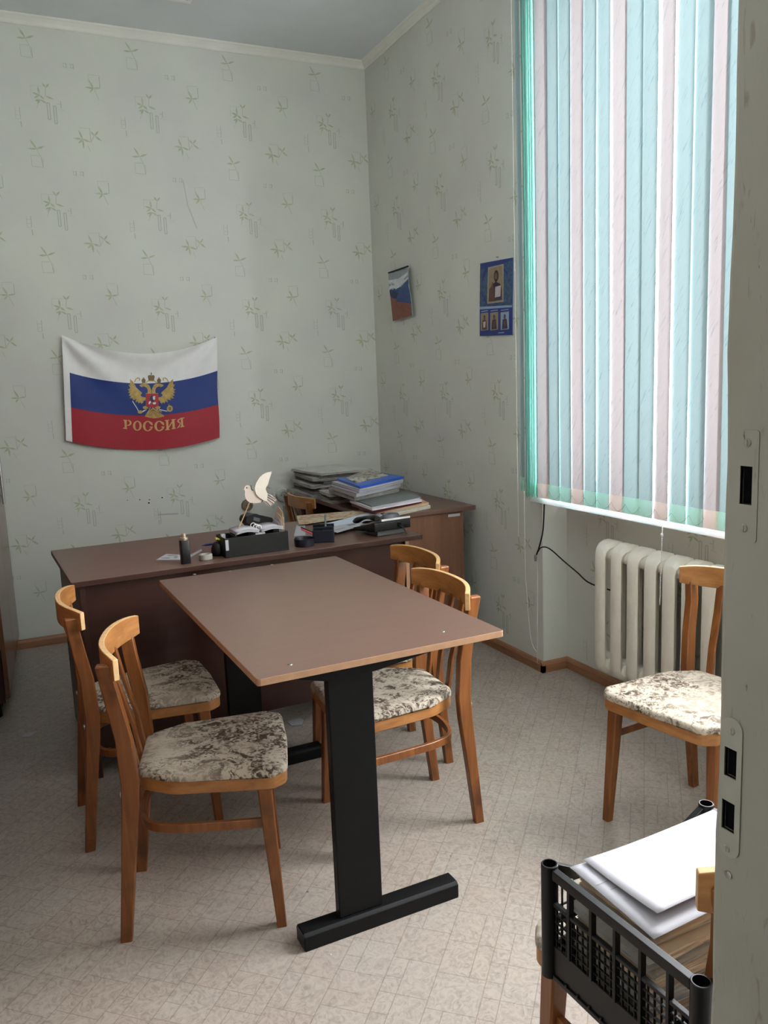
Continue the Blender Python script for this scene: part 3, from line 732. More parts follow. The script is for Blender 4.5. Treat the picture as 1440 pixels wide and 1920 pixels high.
# ---- guessed cupboards, added out of view to darken the left wall's bounce light
for k, yc in enumerate((-1.80, -3.02)):
    cb_ = thing('cupboard', ('unseen brown cupboard added next to the wardrobe to darken the left wall', 'unseen brown cupboard added nearest the doorway to darken the left wall')[k], 'cupboard', (-2.47, yc, 0), 0, 'unseen cupboards added along the left wall')
    MB().bx(-.32, -.021, -.60, .60, .07, 2.2).build('carcass', M['deskpanel'], cb_, .001, smooth=False)
    MB().bx(-.30, -.05, -.58, .58, 0, .07).build('plinth', M['dark'], cb_, smooth=False)
    for i_ in range(3):
        d = MB().bx(-.0185, 0, -.598+.4*i_, -.202+.4*i_, .09, 2.19).build('door', M['wardrobe'], cb_, .001, smooth=False)
        hy = -.24+.4*i_; MB().tube([(.03, hy, .95), (.03, hy, 1.2)], .006, 10).tube([(0, hy, .98), (.03, hy, .98)], .004, 8).tube([(0, hy, 1.17), (.03, hy, 1.17)], .004, 8).build('handle', M['metal'], d)

# ================================================================ flag on the back wall
flag = thing('flag', 'white, blue and red flag with a golden double-headed eagle pinned to the wall', 'flag', (0, 0, 0))
FT, FV = on(1, 0, 117, 630), on(1, 0, 404, 632); FBL, FBR = on(1, 0, 125, 826), on(1, 0, 409, 820)
def fsag(v): return .098*(1-v)**2+.062*(1-(1-v)**2) - .008*math.sin(math.pi*v)
def fdepth(u, v):
    e = min(u, 1-u)
    rad_ = .021*math.sin(9*math.atan2(v+.05, u+.05)+.6)*math.exp(-2.6*math.hypot(u, v))*min(1, math.hypot(max(u, 0), v)/.22) + .021*math.sin(8*math.atan2(v+.05, 1.05-u)+.4)*math.exp(-2.6*math.hypot(1-u, v))*min(1, math.hypot(1-u, v)/.22)
    return .030+rad_+.017*math.sin(u*7.2+v*1.6+.5)*(.35+.65*v)*math.sin(math.pi*min(1, u*1.02))+.006*math.sin(math.pi*u)
def fpt(u, v, off=0):
    top = FT.lerp(FV, u); bot = FBL.lerp(FBR, u)
    p = top.lerp(bot, v)
    wob = .006*math.sin(v*9)*max(0, u-.9)*10*.5
    return Vector((p.x+wob, -fdepth(u, v)-off, p.z-fsag(v)*4*u*(1-u)+.010*math.sin(math.pi*u)*0))
fab = []
for nm, c in (('flag_white', (226, 226, 226)), ('flag_blue', (22, 50, 122)), ('flag_red', (158, 24, 42))): fab.append(plain(nm, c, .55, .04, 20, .4))
V1, V2, NV = .338, .667, 72
mb = MB().grid(96, NV, lambda u, v: fpt(u, v), mif=lambda i, j: 0 if j < 24 else (1 if j < 48 else 2))
mb.build('cloth', fab, flag)
# the stripes sit at even thirds of the cloth
mb = MB().grid(6, 72, lambda u, v: fpt(-.006+.037*u, v, .0022)); mb.build('hoist_sleeve', fab[0], flag)
GOLD = plain('gold_print', (176, 146, 74), .45, .25, 60, .5); GOLD_D = plain('dark_gold_print', (112, 88, 40), .5, .25, 60)
GOLD_L = plain('pale_gold_lettering', (198, 156, 96), .5, .08, 30); SHR = plain('shield_red_print', (170, 26, 40), .5, .06); SHW = plain('shield_white_print', (216, 214, 220), .5, .05); SHB = plain('shield_blue_print', (24, 34, 84), .5, .05)
def finv(p):
    u = (p.x-FT.x)/(FV.x-FT.x); v = .5
    for _ in range(12):
        l_ = FT.lerp(FBL, v); r_ = FV.lerp(FBR, v); u = (p.x-l_.x)/(r_.x-l_.x); q = fpt(u, v); v += (q.z-p.z)/.62
    return u, v
def fz(x, y, off=.0025):
    """a pixel of the enlarged emblem (10.286 x, origin 220,680) laid on the cloth"""
    p = on(1, -.018, 220+x/10.286, 680+y/10.286); u, v = finv(p); return fpt(u, v, off)
emb = MB()
def E(poly, mi=0, off=.0025): emb.flat(poly, lambda x, y: fz(x, y, off), mi)
def blob(cx, cy, rx, ry, mi=0, off=.003, n=14, a0=0): E([(cx+rx*math.cos(2*math.pi*i/n+a0), cy+ry*math.sin(2*math.pi*i/n+a0)) for i in range(n)], mi, off)
def stroke(pts, w, mi=0, off=.0028):
    for a, b in zip(pts, pts[1:]):
        d = Vector((b[0]-a[0], b[1]-a[1])).normalized(); n = (-d.y*w/2, d.x*w/2)
        E([(a[0]+n[0], a[1]+n[1]), (b[0]+n[0], b[1]+n[1]), (b[0]-n[0], b[1]-n[1]), (a[0]-n[0], a[1]-n[1])], mi, off)
CXE = 652
def mir(x, s): return CXE+(x-CXE)*s
for s_ in (1, -1):
    m = lambda pts: [(mir(x, s_), y) for x, y in pts]
    # wing arm and feathers
    E(m([(240, 330), (262, 350), (300, 410), (340, 460), (400, 520), (450, 560), (470, 590), (440, 625), (470, 660), (540, 670), (540, 720), (480, 740), (420, 720), (340, 690), (270, 620), (240, 520)]))
    tips = [(238, 318), (205, 420), (190, 520), (195, 575), (208, 635), (225, 690), (280, 725), (345, 770), (400, 790), (455, 800)]
    roots = [(330, 470), (330, 500), (330, 530), (340, 560), (350, 590), (370, 620), (400, 640), (430, 655), (460, 670), (490, 680)]
    for i, (t_, r_) in enumerate(zip(tips, roots)):
        d = Vector((t_[0]-r_[0], t_[1]-r_[1])).normalized(); n = (-d.y*24, d.x*24); mid = ((t_[0]*.7+r_[0]*.3), (t_[1]*.7+r_[1]*.3))
        E(m([(r_[0]+n[0], r_[1]+n[1]), (mid[0]+n[0], mid[1]+n[1]), t_, (mid[0]-n[0], mid[1]-n[1]), (r_[0]-n[0], r_[1]-n[1])]), 0, .0027)
        stroke(m([t_, ((t_[0]+r_[0])/2+8, (t_[1]+r_[1])/2+8)]), 6, 1, .0034)
    # neck, head, beak
    E(m([(645, 600), (575, 600), (580, 540), (570, 500), (540, 470), (500, 462), (470, 475), (415, 440), (445, 420), (500, 405), (560, 405), (605, 430), (635, 490), (650, 540)]))
    stroke(m([(470, 455), (520, 462)]), 7, 1, .0034); blob(mir(510, s_), 432, 8, 8, 1, .0034)
    # small crown and ribbon
    E(m([(462, 330), (545, 330), (535, 395), (475, 395)]), 1); blob(mir(503, s_), 322, 30, 20, 1); stroke(m([(503, 280), (503, 310)]), 10, 1); stroke(m([(490, 292), (516, 292)]), 8, 1)
    stroke(m([(325, 380), (350, 320), (395, 290), (430, 310), (420, 350)]), 18, 0); stroke(m([(545, 390), (575, 365), (600, 345)]), 16, 0)
    # legs and scroll
    E(m([(540, 830), (480, 850), (500, 895), (560, 890), (600, 870)])); stroke(m([(560, 895), (500, 930), (460, 950)]), 20, 0)
    stroke(m([(630, 850), (600, 930), (540, 1010)]), 16, 0)
# big crown
E([(590, 270), (620, 250), (652, 262), (690, 250), (718, 270), (705, 350), (600, 350)], 1); blob(622, 270, 36, 30, 1); blob(684, 270, 36, 30, 1); stroke([(652, 190), (652, 250)], 14, 1); stroke([(634, 210), (672, 210)], 10, 1); stroke([(595, 352), (710, 352)], 16, 0, .0034)
# tail fan
for x in (545, 590, 640, 680, 725, 775, 830, 870):
    E([(655, 880), (700, 880), (x+22, 1040-abs(x-700)*.12), (x-18, 1048-abs(x-700)*.12)], 0, .0026)
    stroke([(672, 900), (x, 1030-abs(x-700)*.12)], 7, 1, .0034)
for i in range(11): blob(545+i*32, 1028+28*math.sin(math.pi*i/10), 20, 16, 0, .003)
# sceptre and orb
stroke([(285, 740), (375, 880), (400, 930)], 14, 5); blob(435, 950, 46, 32, 0); stroke([(460, 955), (540, 910)], 22, 5); stroke([(800, 905), (950, 935)], 16, 5); blob(998, 885, 58, 62, 0); blob(998, 885, 30, 34, 1, .0036); stroke([(975, 795), (985, 830)], 12, 0)
# shield with rider
E([(538, 592), (782, 592), (785, 820), (740, 850), (690, 850), (658, 872), (625, 850), (575, 850), (540, 820)], 2, .0042)
for pts in ([(540, 592), (780, 592)],): stroke(pts, 8, 0, .0048)
E([(640, 640), (670, 630), (690, 680), (700, 740), (670, 770), (640, 740), (610, 700)], 4, .005); E([(672, 660), (700, 640), (722, 690), (700, 720), (680, 710)], 3, .0054)
E([(595, 760), (630, 735), (640, 770), (615, 790), (612, 805), (595, 800)], 3, .0054); E([(670, 770), (720, 760), (740, 775), (715, 805), (680, 800)], 3, .0054); E([(690, 650), (715, 640), (725, 660), (705, 670)], 3, .0056)
emb.build('coat_of_arms', [GOLD, GOLD_D, SHR, SHW, SHB, SHW], flag, smooth=False)
emb = MB()
def arc(cx, cy, rx, ry, a0, a1, w, n=14, w2=None):
    """thick-and-thin stroke along an ellipse arc"""
    for i in range(n):
        q = []
        for a in (a0+(a1-a0)*i/n, a0+(a1-a0)*(i+1)/n):
            k = abs(math.cos(R(a))); ww = (w2 or w)+(w-(w2 or w))*k
            q.append(((cx+rx*math.cos(R(a)), cy+ry*math.sin(R(a))), (cx+(rx-ww)*math.cos(R(a)), cy+(ry-ww*.75)*math.sin(R(a)))))
        E([q[0][0], q[1][0], q[1][1], q[0][1]], 0)
# R O S S I YA in slab lettering (each glyph as flat polygons)
E([(130, 1115), (178, 1120), (176, 1262), (140, 1258)]); E([(112, 1098), (190, 1106), (188, 1124), (112, 1116)]); E([(108, 1252), (190, 1264), (186, 1282), (108, 1270)])
arc(205, 1160, 66, 56, -95, 95, 36, 12, 22); E([(176, 1200), (205, 1203), (205, 1218), (176, 1214)])
arc(382, 1216, 84, 96, 0, 360, 44, 24, 22)
for cx, cy in ((580, 1222), (798, 1220)):
    arc(cx, cy, 92, 100, 40, 320, 46, 20, 22); E([(cx+30, cy-96), (cx+86, cy-66), (cx+96, cy-20), (cx+76, cy-16), (cx+40, cy-50)]); E([(cx+36, cy+84), (cx+80, cy+58), (cx+100, cy+8), (cx+40, cy+10), (cx+40, cy+28), (cx+62, cy+30)])
E([(925, 1110), (968, 1104), (976, 1282), (936, 1288)]); E([(1040, 1095), (1084, 1088), (1096, 1262), (1052, 1268)]); E([(905, 1108), (985, 1098), (985, 1114), (907, 1124)]); E([(1026, 1094), (1110, 1082), (1110, 1098), (1026, 1110)])
E([(912, 1286), (996, 1276), (998, 1292), (912, 1302)]); E([(1034, 1264), (1110, 1254), (1112, 1270), (1034, 1280)]); E([(968, 1240), (1042, 1120), (1056, 1140), (976, 1262)])
E([(1208, 1080), (1246, 1072), (1254, 1225), (1216, 1232)]); E([(1190, 1066), (1280, 1054), (1280, 1070), (1192, 1084)]); E([(1200, 1228), (1276, 1214), (1276, 1232), (1200, 1246)])
arc(1205, 1122, 66, 46, 95, 265, 34, 10, 20); E([(1200, 1160), (1216, 1150), (1180, 1240), (1140, 1262), (1135, 1246), (1158, 1236)])
emb.build('lettering', [GOLD_L], flag, smooth=False)
for px in ((119, 632), (403, 633)):
    p = on(1, -.03, *px); MB().lathe([(.004, -.002), (.005, 0), (.002, .003)], 10).build('pin', M['metal'], flag).matrix_local = Matrix.Translation(p) @ Matrix.Rotation(R(90), 4, 'X')

# ================================================================ calendars on the window wall
def card(root, name, quad, mats, polys, thick=.0022, base=0, lift=None):
    """a printed sheet whose corners are quad (tl, tr, br, bl); polys in unit coordinates (u right, v down)"""
    q = [Vector(p) for p in quad]
    nrm = (q[1]-q[0]).cross(q[3]-q[0]).normalized()
    if nrm.x > 0: nrm = -nrm
    def S(u, v, h=0):
        p = q[0].lerp(q[1], u).lerp(q[3].lerp(q[2], u), v)+nrm*h
        if lift: p = p+nrm*lift(u, v)
        return p
    n = 8; mb = MB(); mb.grid(n, n, lambda u, v: S(u, v, 0)); mb.grid(n, n, lambda u, v: S(u, v, thick), base)
    for k in range(4):
        e = [(0, 0), (1, 0), (1, 1), (0, 1)]; a, b = e[k], e[(k+1) % 4]
        mb.grid(n, 1, lambda u, v: S(a[0]+(b[0]-a[0])*u, a[1]+(b[1]-a[1])*u, thick*v), base)
    o = mb.build(name, mats, root, smooth=False)
    if polys:
        mb = MB()
        for k, (mi, poly) in enumerate(polys): mb.flat(poly, lambda u, v: S(u, v, thick+.0004+.00012*k), mi)
        mb.build('print', mats, o, smooth=False)
    return o
cal = thing('wall_calendar', 'small mountain landscape calendar hanging on the wall near the corner', 'calendar', (0, 0, 0))
x_ = -.004
lc = [on(0, x_, *p) for p in ((732, 513), (774, 501), (779, 592), (740, 602))]
lm = [plain('calendar_cloud_grey', (150, 162, 168), .5, .1, 30), plain('calendar_cloud_white', (214, 220, 226), .5, .1, 30), plain('calendar_mountain_blue', (40, 70, 128), .5, .2, 40), plain('calendar_mountain_dark', (26, 44, 84), .5, .2, 40), plain('calendar_ridge_orange', (132, 78, 60), .5, .3, 60), plain('calendar_ridge_brown', (84, 46, 42), .5, .3, 60), M['dark']]
polys = [(1, [(0, .14), (.5, .17), (1, .1), (1, .26), (.7, .3), (.4, .38), (.2, .33), (0, .34)]), (0, [(.1, .2), (.6, .24), (1, .16), (1, .2), (.5, .3), (.15, .27)]),
         (2, [(0, .36), (.1, .33), (.16, .37), (.24, .34), (.34, .38), (.42, .30), (.5, .33), (.58, .36), (.72, .32), (.85, .27), (1, .24), (1, .75), (0, .75)]),
         (3, [(.0, .37), (.1, .42), (.2, .38), (.36, .44), (.44, .33), (.56, .40), (.7, .50), (.82, .62), (.6, .7), (0, .7)]),
         (4, [(0, .50), (.1, .51), (.2, .55), (.32, .52), (.44, .58), (.6, .62), (.8, .68), (1, .76), (1, 1), (0, 1)]),
         (5, [(.3, .56), (.44, .58), (.62, .7), (.7, .9), (.8, 1), (.5, 1), (.45, .8), (.36, .7)]), (5, [(0, .6), (.08, .66), (.14, .85), (.2, 1), (0, 1)]), (5, [(.66, .66), (.9, .74), (1, .82), (1, 1), (.88, 1), (.8, .82)])]
card(cal, 'sheet', lc, lm, polys, .003, 0, lambda u, v: .010+.02*(u**2)*(1-v*.5)+.004*math.sin(v*6))
MB().tube([lc[0]+Vector((-.012, 0, .004)), lc[1]+Vector((-.032, 0, .004))], .005, 8).build('binding_strip', M['black'], cal)
p = on(0, -.012, 756, 507); MB().lathe([(.003, 0), (.003, .014)], 8).build('nail', M['metal'], cal).matrix_local = Matrix.Translation((0, p.y, p.z)) @ Matrix.Rotation(R(-90), 4, 'Y')
ic = thing('wall_calendar', 'blue religious calendar with one large and three small robed figures beside the blind', 'calendar', (0, 0, 0))
im = [plain('icon_calendar_blue', (34, 52, 128), .5, .12, 20), plain('icon_foliage_blue', (56, 84, 120), .55, .5, 90), plain('icon_frame_ivory', (158, 150, 134), .5, .15, 50), plain('icon_gold_ground', (146, 128, 106), .5, .15, 40), plain('icon_dark_robe', (52, 40, 66), .5, .25, 50), plain('icon_skin_brown', (108, 78, 60), .5, .15, 50), plain('icon_book_white', (196, 186, 190), .5, .1, 50), plain('icon_robe_brown', (92, 62, 52), .5, .3, 60), plain('icon_hair', (40, 28, 26), .5, .1), plain('icon_light_stripe', (140, 166, 206), .5, .1)]
q = [on(0, -.004, *p) for p in ((901, 494), (962, 483), (961, 571), (900, 575))]
def ell(cx, cy, rx, ry, n=14): return [(cx+rx*math.cos(2*math.pi*i/n), cy+ry*math.sin(2*math.pi*i/n)) for i in range(n)]
polys = [(1, [(0, .14), (.3, .12), (.7, .1), (1, .04), (1, 1), (0, 1)]), (0, [(.18, .08), (.62, .06), (.85, .3), (.86, .72), (.7, .95), (.22, .97), (.06, .7), (.08, .3)]), (1, ell(.48, .55, .42, .40)),
         (2, [(.26, .12), (.74, .10), (.75, .93), (.24, .95)]), (3, [(.29, .15), (.71, .13), (.72, .89), (.28, .91)]),
         (4, [(.30, .90), (.31, .62), (.42, .50), (.52, .47), (.64, .52), (.69, .62), (.70, .88)]), (7, [(.33, .9), (.33, .62), (.41, .52), (.5, .9)]),
         (8, ell(.52, .34, .075, .13)), (5, ell(.51, .36, .048, .095)), (8, [(.47, .41), (.56, .41), (.53, .49), (.5, .49)]), (6, [(.50, .58), (.67, .56), (.66, .80), (.49, .82)]), (5, [(.36, .58), (.40, .46), (.43, .47), (.42, .6)])]
card(ic, 'picture_sheet', q, im, polys, .002)
q = [on(0, -.004, *p) for p in ((900, 576), (961, 572), (961, 628), (900, 630))]
polys = [(9, [(0, 0), (1, 0), (1, .07), (0, .08)])]
for k, (u0, u1) in enumerate(((.05, .27), (.36, .58), (.68, .91))):
    um = (u0+u1)/2
    polys += [(9, [(u0, .14), (u1, .12), (u1, .15), (u0, .17)]), (2, [(u0-.01, .22), (u1+.01, .20), (u1+.01, .80), (u0-.01, .82)]), ((3, 3, 9)[k], [(u0+.005, .24), (u1-.005, .22), (u1-.005, .78), (u0+.005, .80)]),
              ((7, 4, 4)[k], [(u0+.03, .79), (um-.06, .46), (um+.06, .45), (u1-.03, .78)]), (5, ell(um, .38, .035, .085, 10)), (8, [(um-.035, .34), (um, .28), (um+.035, .34)]), ((6, 7, 7)[k], [(um-.04, .52), (um+.04, .5), (um+.03, .7), (um-.03, .72)])]
polys += [(9, [(.6, .9), (.78, .89), (.78, .92), (.6, .93)])]
card(ic, 'date_sheet', q, im, polys, .002)
p = on(0, -.01, 931, 482); MB().lathe([(.003, 0), (.003, .012)], 8).build('nail', M['metal'], ic).matrix_local = Matrix.Translation((0, p.y, p.z)) @ Matrix.Rotation(R(-90), 4, 'Y')

# ---- wall sockets behind the desk
def socket(px, mat, label, r=.042):
    p = on(1, 0, *px); s_ = thing('wall_socket', label, 'socket', p)
    rot = Matrix.Rotation(R(90), 4, 'X')
    MB().lathe([(r, 0), (r, .012), (r*.9, .022), (r*.55, .026), (r*.5, .018), (0.0005, .018)], 24).build('cover', mat, s_).matrix_local = rot
    for s2 in (-1, 1): MB().lathe([(.003, 0), (.003, .001)], 8).build('pin_hole', M['dark'], s_).matrix_local = Matrix.Translation((.0095*s2, -.0185, 0)) @ rot
    return s_
socket((529, 928), plain('grey_socket_plastic', (186, 188, 182), .5, .05), 'round pale grey wall socket between the paper dove and the paper piles', .044)
s2 = socket((463, 947), plain('brown_socket_plastic', (120, 108, 90), .5, .2), 'round brown wall socket partly hidden behind the paper dove', .036)
p = on(1, -.008, 533, 945)
tag(MB().bx(p.x-.008, p.x+.008, -.014, 0, .06, p.z-.01).build('cable_duct', plain('grey_cable_duct', (176, 178, 172), .5, .05), bevel=.002), 'thin vertical cable duct running down from the pale wall socket', 'cable duct')

# ================================================================ things on the writing desk
DZ = .7505
def dpos(px, py, z=DZ): return onz(z, px, py)
# black desk organiser
p = dpos(424, 1046)
org = thing('desk_organiser', 'long black desk organiser box at the front edge of the desk', 'organiser', (p.x+.125, p.y+.055, DZ), DA)
W_, D_, H_ = .262, .12, .078
MB().bx(-W_/2, W_/2, -D_/2, D_/2, 0, .004).build('base', M['plastic_black'], org)
for nm, b in (('front_wall', (-W_/2, W_/2, -D_/2, -D_/2+.004)), ('back_wall', (-W_/2, W_/2, D_/2-.004, D_/2)), ('side_wall', (-W_/2, -W_/2+.004, -D_/2+.004, D_/2-.004)), ('side_wall', (W_/2-.004, W_/2, -D_/2+.004, D_/2-.004)), ('divider', (-W_/2+.05, -W_/2+.054, -D_/2+.004, D_/2-.004))):
    MB().bx(*b, .004, H_).build(nm, M['plastic_black'], org, .001)
MB().bx(-W_/2+.002, -W_/2+.014, -D_/2-.0008, -D_/2, .030, .072).build('price_sticker', M['paper'], org, smooth=False)
OO = org.location
def oloc(x, y, z): return Matrix.Translation(OO) @ Matrix.Rotation(DA, 4, 'Z') @ Vector((x, y, z))
# open ring notebook standing in it
nb = thing('ring_notebook', 'open white ring notebook lying on the black organiser', 'notebook', oloc(.022, .012, .052), DA)
for s_ in (-1, 1):
    for k in range(4):
        mb = MB(); mb.grid(8, 2, lambda u, v: (s_*(.004+.094*u), -.05+.1*v, .030+.0035*k+.012*math.sin(math.pi*u*.8)-.006*u)); mb.build('page_block', M['paper'], nb, solid=.003)
for y in (-.035, .0, .035):
    MB().tube([(0.011*math.cos(a), y, .046+.011*math.sin(a)) for a in [2*math.pi*i/12 for i in range(12)]], .0016, 6, True).build('ring', M['white'], nb)
MB().bx(-.02, .02, -.05, .05, 0, .028).build('spine_block', M['paper'], nb)
for k in range(5):
    h = (.124, .136, .150, .172, .140)[k]; q = oloc(.108+.0035*k, 0, .005)
    MBk = MB(); MBk.prism(rpoly([(-.045+.004*k, 0, .001), (.045, 0, .001), (.045, h*.8, .003), (.02, h*(.9+.02*k), .003), (-.03, h*.86, .003)]), lambda u, v, h_: (h_, u, v), 0, .0016)
    o = MBk.build('index_card', M['paper'] if k < 2 else M['paper_old'], None); o.location = q; o.rotation_euler = (0, R(-2+1.2*k), DA)
    tag(o, ('short white card', 'taller white card', 'cream card with a torn peak', 'tallest cream card', 'outermost cream card')[k]+' upright at the right end of the organiser', 'card', 'cards standing in the organiser')
# things at the organiser's left end
tp = dpos(386, 1049)
mb = MB(); mb.loft([[Vector((r*math.cos(a), r*math.sin(a), z)) for a in [2*math.pi*i/28 for i in range(28)]] for r, z in ((.026, .002), (.026, .020), (.024, .022), (.017, .022), (.016, .020), (.016, .002), (.017, 0), (.024, 0))], closed=True)
o = mb.build('tape_roll', plain('grey_adhesive_tape', (148, 146, 140), .35, .08)); o.location = (tp.x, tp.y, DZ)
tag(o, 'grey roll of adhesive tape lying beside the black organiser', 'tape')
b = dpos(348.5, 1056); bot = thing('perfume_bottle', 'slim black square bottle with a metal spray top', 'bottle', (b.x, b.y, DZ), DA)
mb = MB(); mb.loft([[Vector((x, y, z)) for x, y in rrect(-w, w, -w, w, .004, 3)] for w, z in ((.0165, 0), (.017, .002), (.017, .086), (.015, .090))]); mb.build('body', M['plastic_black'], bot)
MB().lathe([(.015, .090), (.0155, .094), (.0155, .100), (.008, .102), (.0075, .116), (.005, .118)], 18).build('spray_top', plain('pale_gold_metal', (196, 188, 168), .3, .08, 20, .5, .8), bot)
def flatcard(name, quad, z, mat, label, cat, group=None, marks=None, th=.0012):
    P = [Vector((*onz(z, *q_).xy, z)) for q_ in quad]; c_ = sum(P, Vector())/4
    mb = MB(); mb.loft([[p_-c_+Vector((0, 0, h)) for p_ in P] for h in (0, th)])
    o = mb.build(name, mat, smooth=False); o.location = c_; tag(o, label, cat, group)
    if marks:
        for u0, u1, v0, v1 in marks:
            S = lambda u, v: (P[0].lerp(P[1], u).lerp(P[3].lerp(P[2], u), v)-c_)+Vector((0, 0, th+.0003))
            MB().add([S(u0, v0), S(u1, v0), S(u1, v1), S(u0, v1)], [(0, 1, 2, 3)]).build('printed_mark', M['paper_dark'], o, smooth=False)
    return o
flatcard('business_card', [(312, 1039), (345, 1041), (342, 1050), (293, 1050)], DZ, M['paper'], 'white printed card lying flat beside the slim black bottle', 'card', None, [(.2, .7, .2, .32), (.1, .45, .65, .8), (.6, .75, .4, .7)])
flatcard('paper_strip', [(354, 1042), (378, 1030), (379, 1033), (356, 1046)], DZ, M['paper'], 'narrow white paper strip beside the tape roll', 'paper')
q = dpos(405, 1033)
o = MB().lathe([(.0045, 0), (.005, .004), (.005, .115), (.003, .125), (.001, .135)], 10).build('marker_pen', plain('dark_blue_pen_plastic', (34, 38, 96), .35)); o.matrix_world = Matrix.Translation((q.x+.075, q.y-.004, DZ+.035)) @ Matrix.Rotation(R(-92), 4, 'Y'); tag(o, 'dark blue marker poking out left of the organiser', 'pen')
kp = thing('key_pouch', 'black pouch with a yellow tag heaped at the left end of the organiser', 'pouch', (dpos(409, 1041).x, dpos(409, 1041).y, DZ))
mb = MB(); mb.loft([[Vector((r*1.0*math.cos(a)+.004*math.sin(3*a), r*math.sin(a)+.003*math.cos(2*a), z)) for a in [2*math.pi*i/16 for i in range(16)]] for r, z in ((.022, 0), (.026, .01), (.025, .03), (.018, .048), (.006, .056))]); mb.build('pouch', M['plastic_black'], kp)
MB().box((.010, .0, .064), (.034, .022, .006), .3, M=Matrix.Rotation(R(18), 4, 'Y')).build('tag', plain('yellow_tag', (214, 208, 70), .5), kp)
o = MB().box((0, 0, 0), (.018, .02, .03)).build('eraser', M['paper'], bevel=.003); o.location = oloc(-.112, .03, .067); tag(o, 'small white eraser in the left compartment of the organiser', 'eraser')
o = MB().box((0, 0, 0), (.03, .06, .05)).build('sponge_block', M['plastic_black'], bevel=.003); o.location = oloc(-.108, 0, .030); tag(o, 'small dark block inside the left compartment of the organiser', 'block')

# paper dove on a stick
SB = oloc(-.072, .0, .005)
YD = SB.y
dove = thing('paper_dove', 'white cut-out dove on a thin stick standing in the organiser', 'ornament', (0, 0, 0))
def dz(x, y): return on(1, YD, 380+x/8, 860+y/8)
def dprism(name, pts, mat, off, th=.0022, tilt=None):
    P3 = [dz(x, y) for x, y in pts]; mb = MB()
    mb.prism([(p_.x, p_.z) for p_ in P3], lambda u, v, h: (u, YD+h-(tilt(u, v) if tilt else 0), v), off, off+th); return mb.build(name, mat, dove, smooth=False)
DV = plain('dove_white_card', (226, 218, 206), .7, .03); DV2 = plain('dove_cream_body', (206, 192, 182), .7, .05)
dprism('body', [(598, 462), (622, 450), (628, 420), (650, 398), (690, 395), (712, 415), (722, 450), (745, 475), (790, 490), (850, 560), (905, 620), (890, 655), (800, 668), (720, 662), (680, 640), (645, 600), (632, 550), (640, 490), (625, 470)], DV2, 0)
dprism('upper_wing', [(775, 450), (795, 370), (840, 290), (900, 235), (960, 205), (1032, 190), (1020, 240), (1000, 290), (985, 340), (975, 385), (950, 430), (940, 462), (860, 456)], DV, -.004)
dprism('lower_wing', [(775, 455), (860, 456), (940, 462), (962, 520), (962, 640), (900, 620), (840, 580), (795, 530)], DV, -.008)
dprism('tail', [(900, 610), (965, 530), (1040, 545), (1112, 620), (1085, 645), (1075, 680), (1040, 690), (1020, 712), (985, 715), (940, 665)], DV2, .003)
for a, b in (((980, 540), (1090, 610)), ((970, 575), (1085, 640)), ((965, 605), (1060, 675)), ((940, 635), (1015, 710)), ((720, 400), (735, 465)), ((735, 465), (760, 475)), ((880, 650), (905, 622))):
    A, B_ = dz(*a), dz(*b); MB().tube([(A.x, YD-.0012, A.z), (B_.x, YD-.0012, B_.z)], .0012, 5).build('ink_line', M['dark'], dove)
A = dz(662, 437); MB().box((A.x, YD-.0006, A.z), (.004, .0014, .004)).build('eye', M['dark'], dove)
A, B_ = dz(715, 640), dz(462, 1240)
MB().tube([(A.x, YD+.004, A.z), (B_.x, YD+.002, B_.z), (B_.x-.008, YD, .757)], .0022, 8).build('stick', wood('stick_wood', (176, 146, 104), (198, 168, 124), .6, knots=False), dove)

# hole punch behind the organiser
q = dpos(488, 1003)
hp = thing('hole_punch', 'black hole punch standing behind the organiser', 'hole punch', (q.x, q.y+.02, DZ), R(12))
hp.scale = (1.12, 1.12, 1.3)
MB().bx(-.055, .055, -.035, .035, 0, .014).build('base', M['plastic_black'], hp, .004)
mb = MB(); mb.prism(rpoly([(-.05, .016, .004), (.03, .016, .004), (.055, .03, .01), (.05, .055, .012), (-.03, .078, .012), (-.062, .072, .012), (-.07, .055, .01), (-.045, .034, .01)]), lambda u, v, h: (u, h, v), -.03, .03); mb.build('lever', M['plastic_black'], hp, .003)
MB().box((-.022, -.0305, .058), (.028, .002, .012), M=Matrix.Rotation(R(18), 4, 'Y')).build('window_slot', plain('grey_slot', (96, 100, 104), .5), hp)
MB().box((-.02, 0, .0725), (.028, .028, .006), M=Matrix.Rotation(R(9), 4, 'Y')).build('thumb_rest', plain('grey_thumb_rest', (92, 96, 100), .4), hp)

# round dish and pen box
q = dpos(571, 1023); dish = thing('round_dish', 'low round dark dish right of the organiser', 'dish', (q.x, q.y, DZ))
mb = MB(); mb.loft([[Vector((r*math.cos(a), r*math.sin(a), z)) for a in [2*math.pi*i/28 for i in range(28)]] for r, z in ((.040, .0), (.042, .02), (.043, .032), (.041, .032), (.039, .02), (.037, .006), (.0005, .005))]); mb.build('bowl', M['navy'], dish)
q = dpos(612, 1016); pb = thing('pen_box', 'dark square pen box with compartments beside the round dish', 'pen box', (q.x, q.y+.03, DZ), R(-22))
MB().bx(-.045, .045, -.045, .045, 0, .004).build('base', M['navy'], pb)
for b in ((-.045, .045, -.045, -.041, .052), (-.045, .045, .041, .045, .066), (-.045, -.041, -.041, .041, .052), (.041, .045, -.041, .041, .052), (-.041, .041, -.002, .002, .060), (-.002, .002, -.041, -.002, .05)):
    MB().bx(b[0], b[1], b[2], b[3], .004, b[4]).build('wall', M['navy'], pb, .001)
PB = pb.location
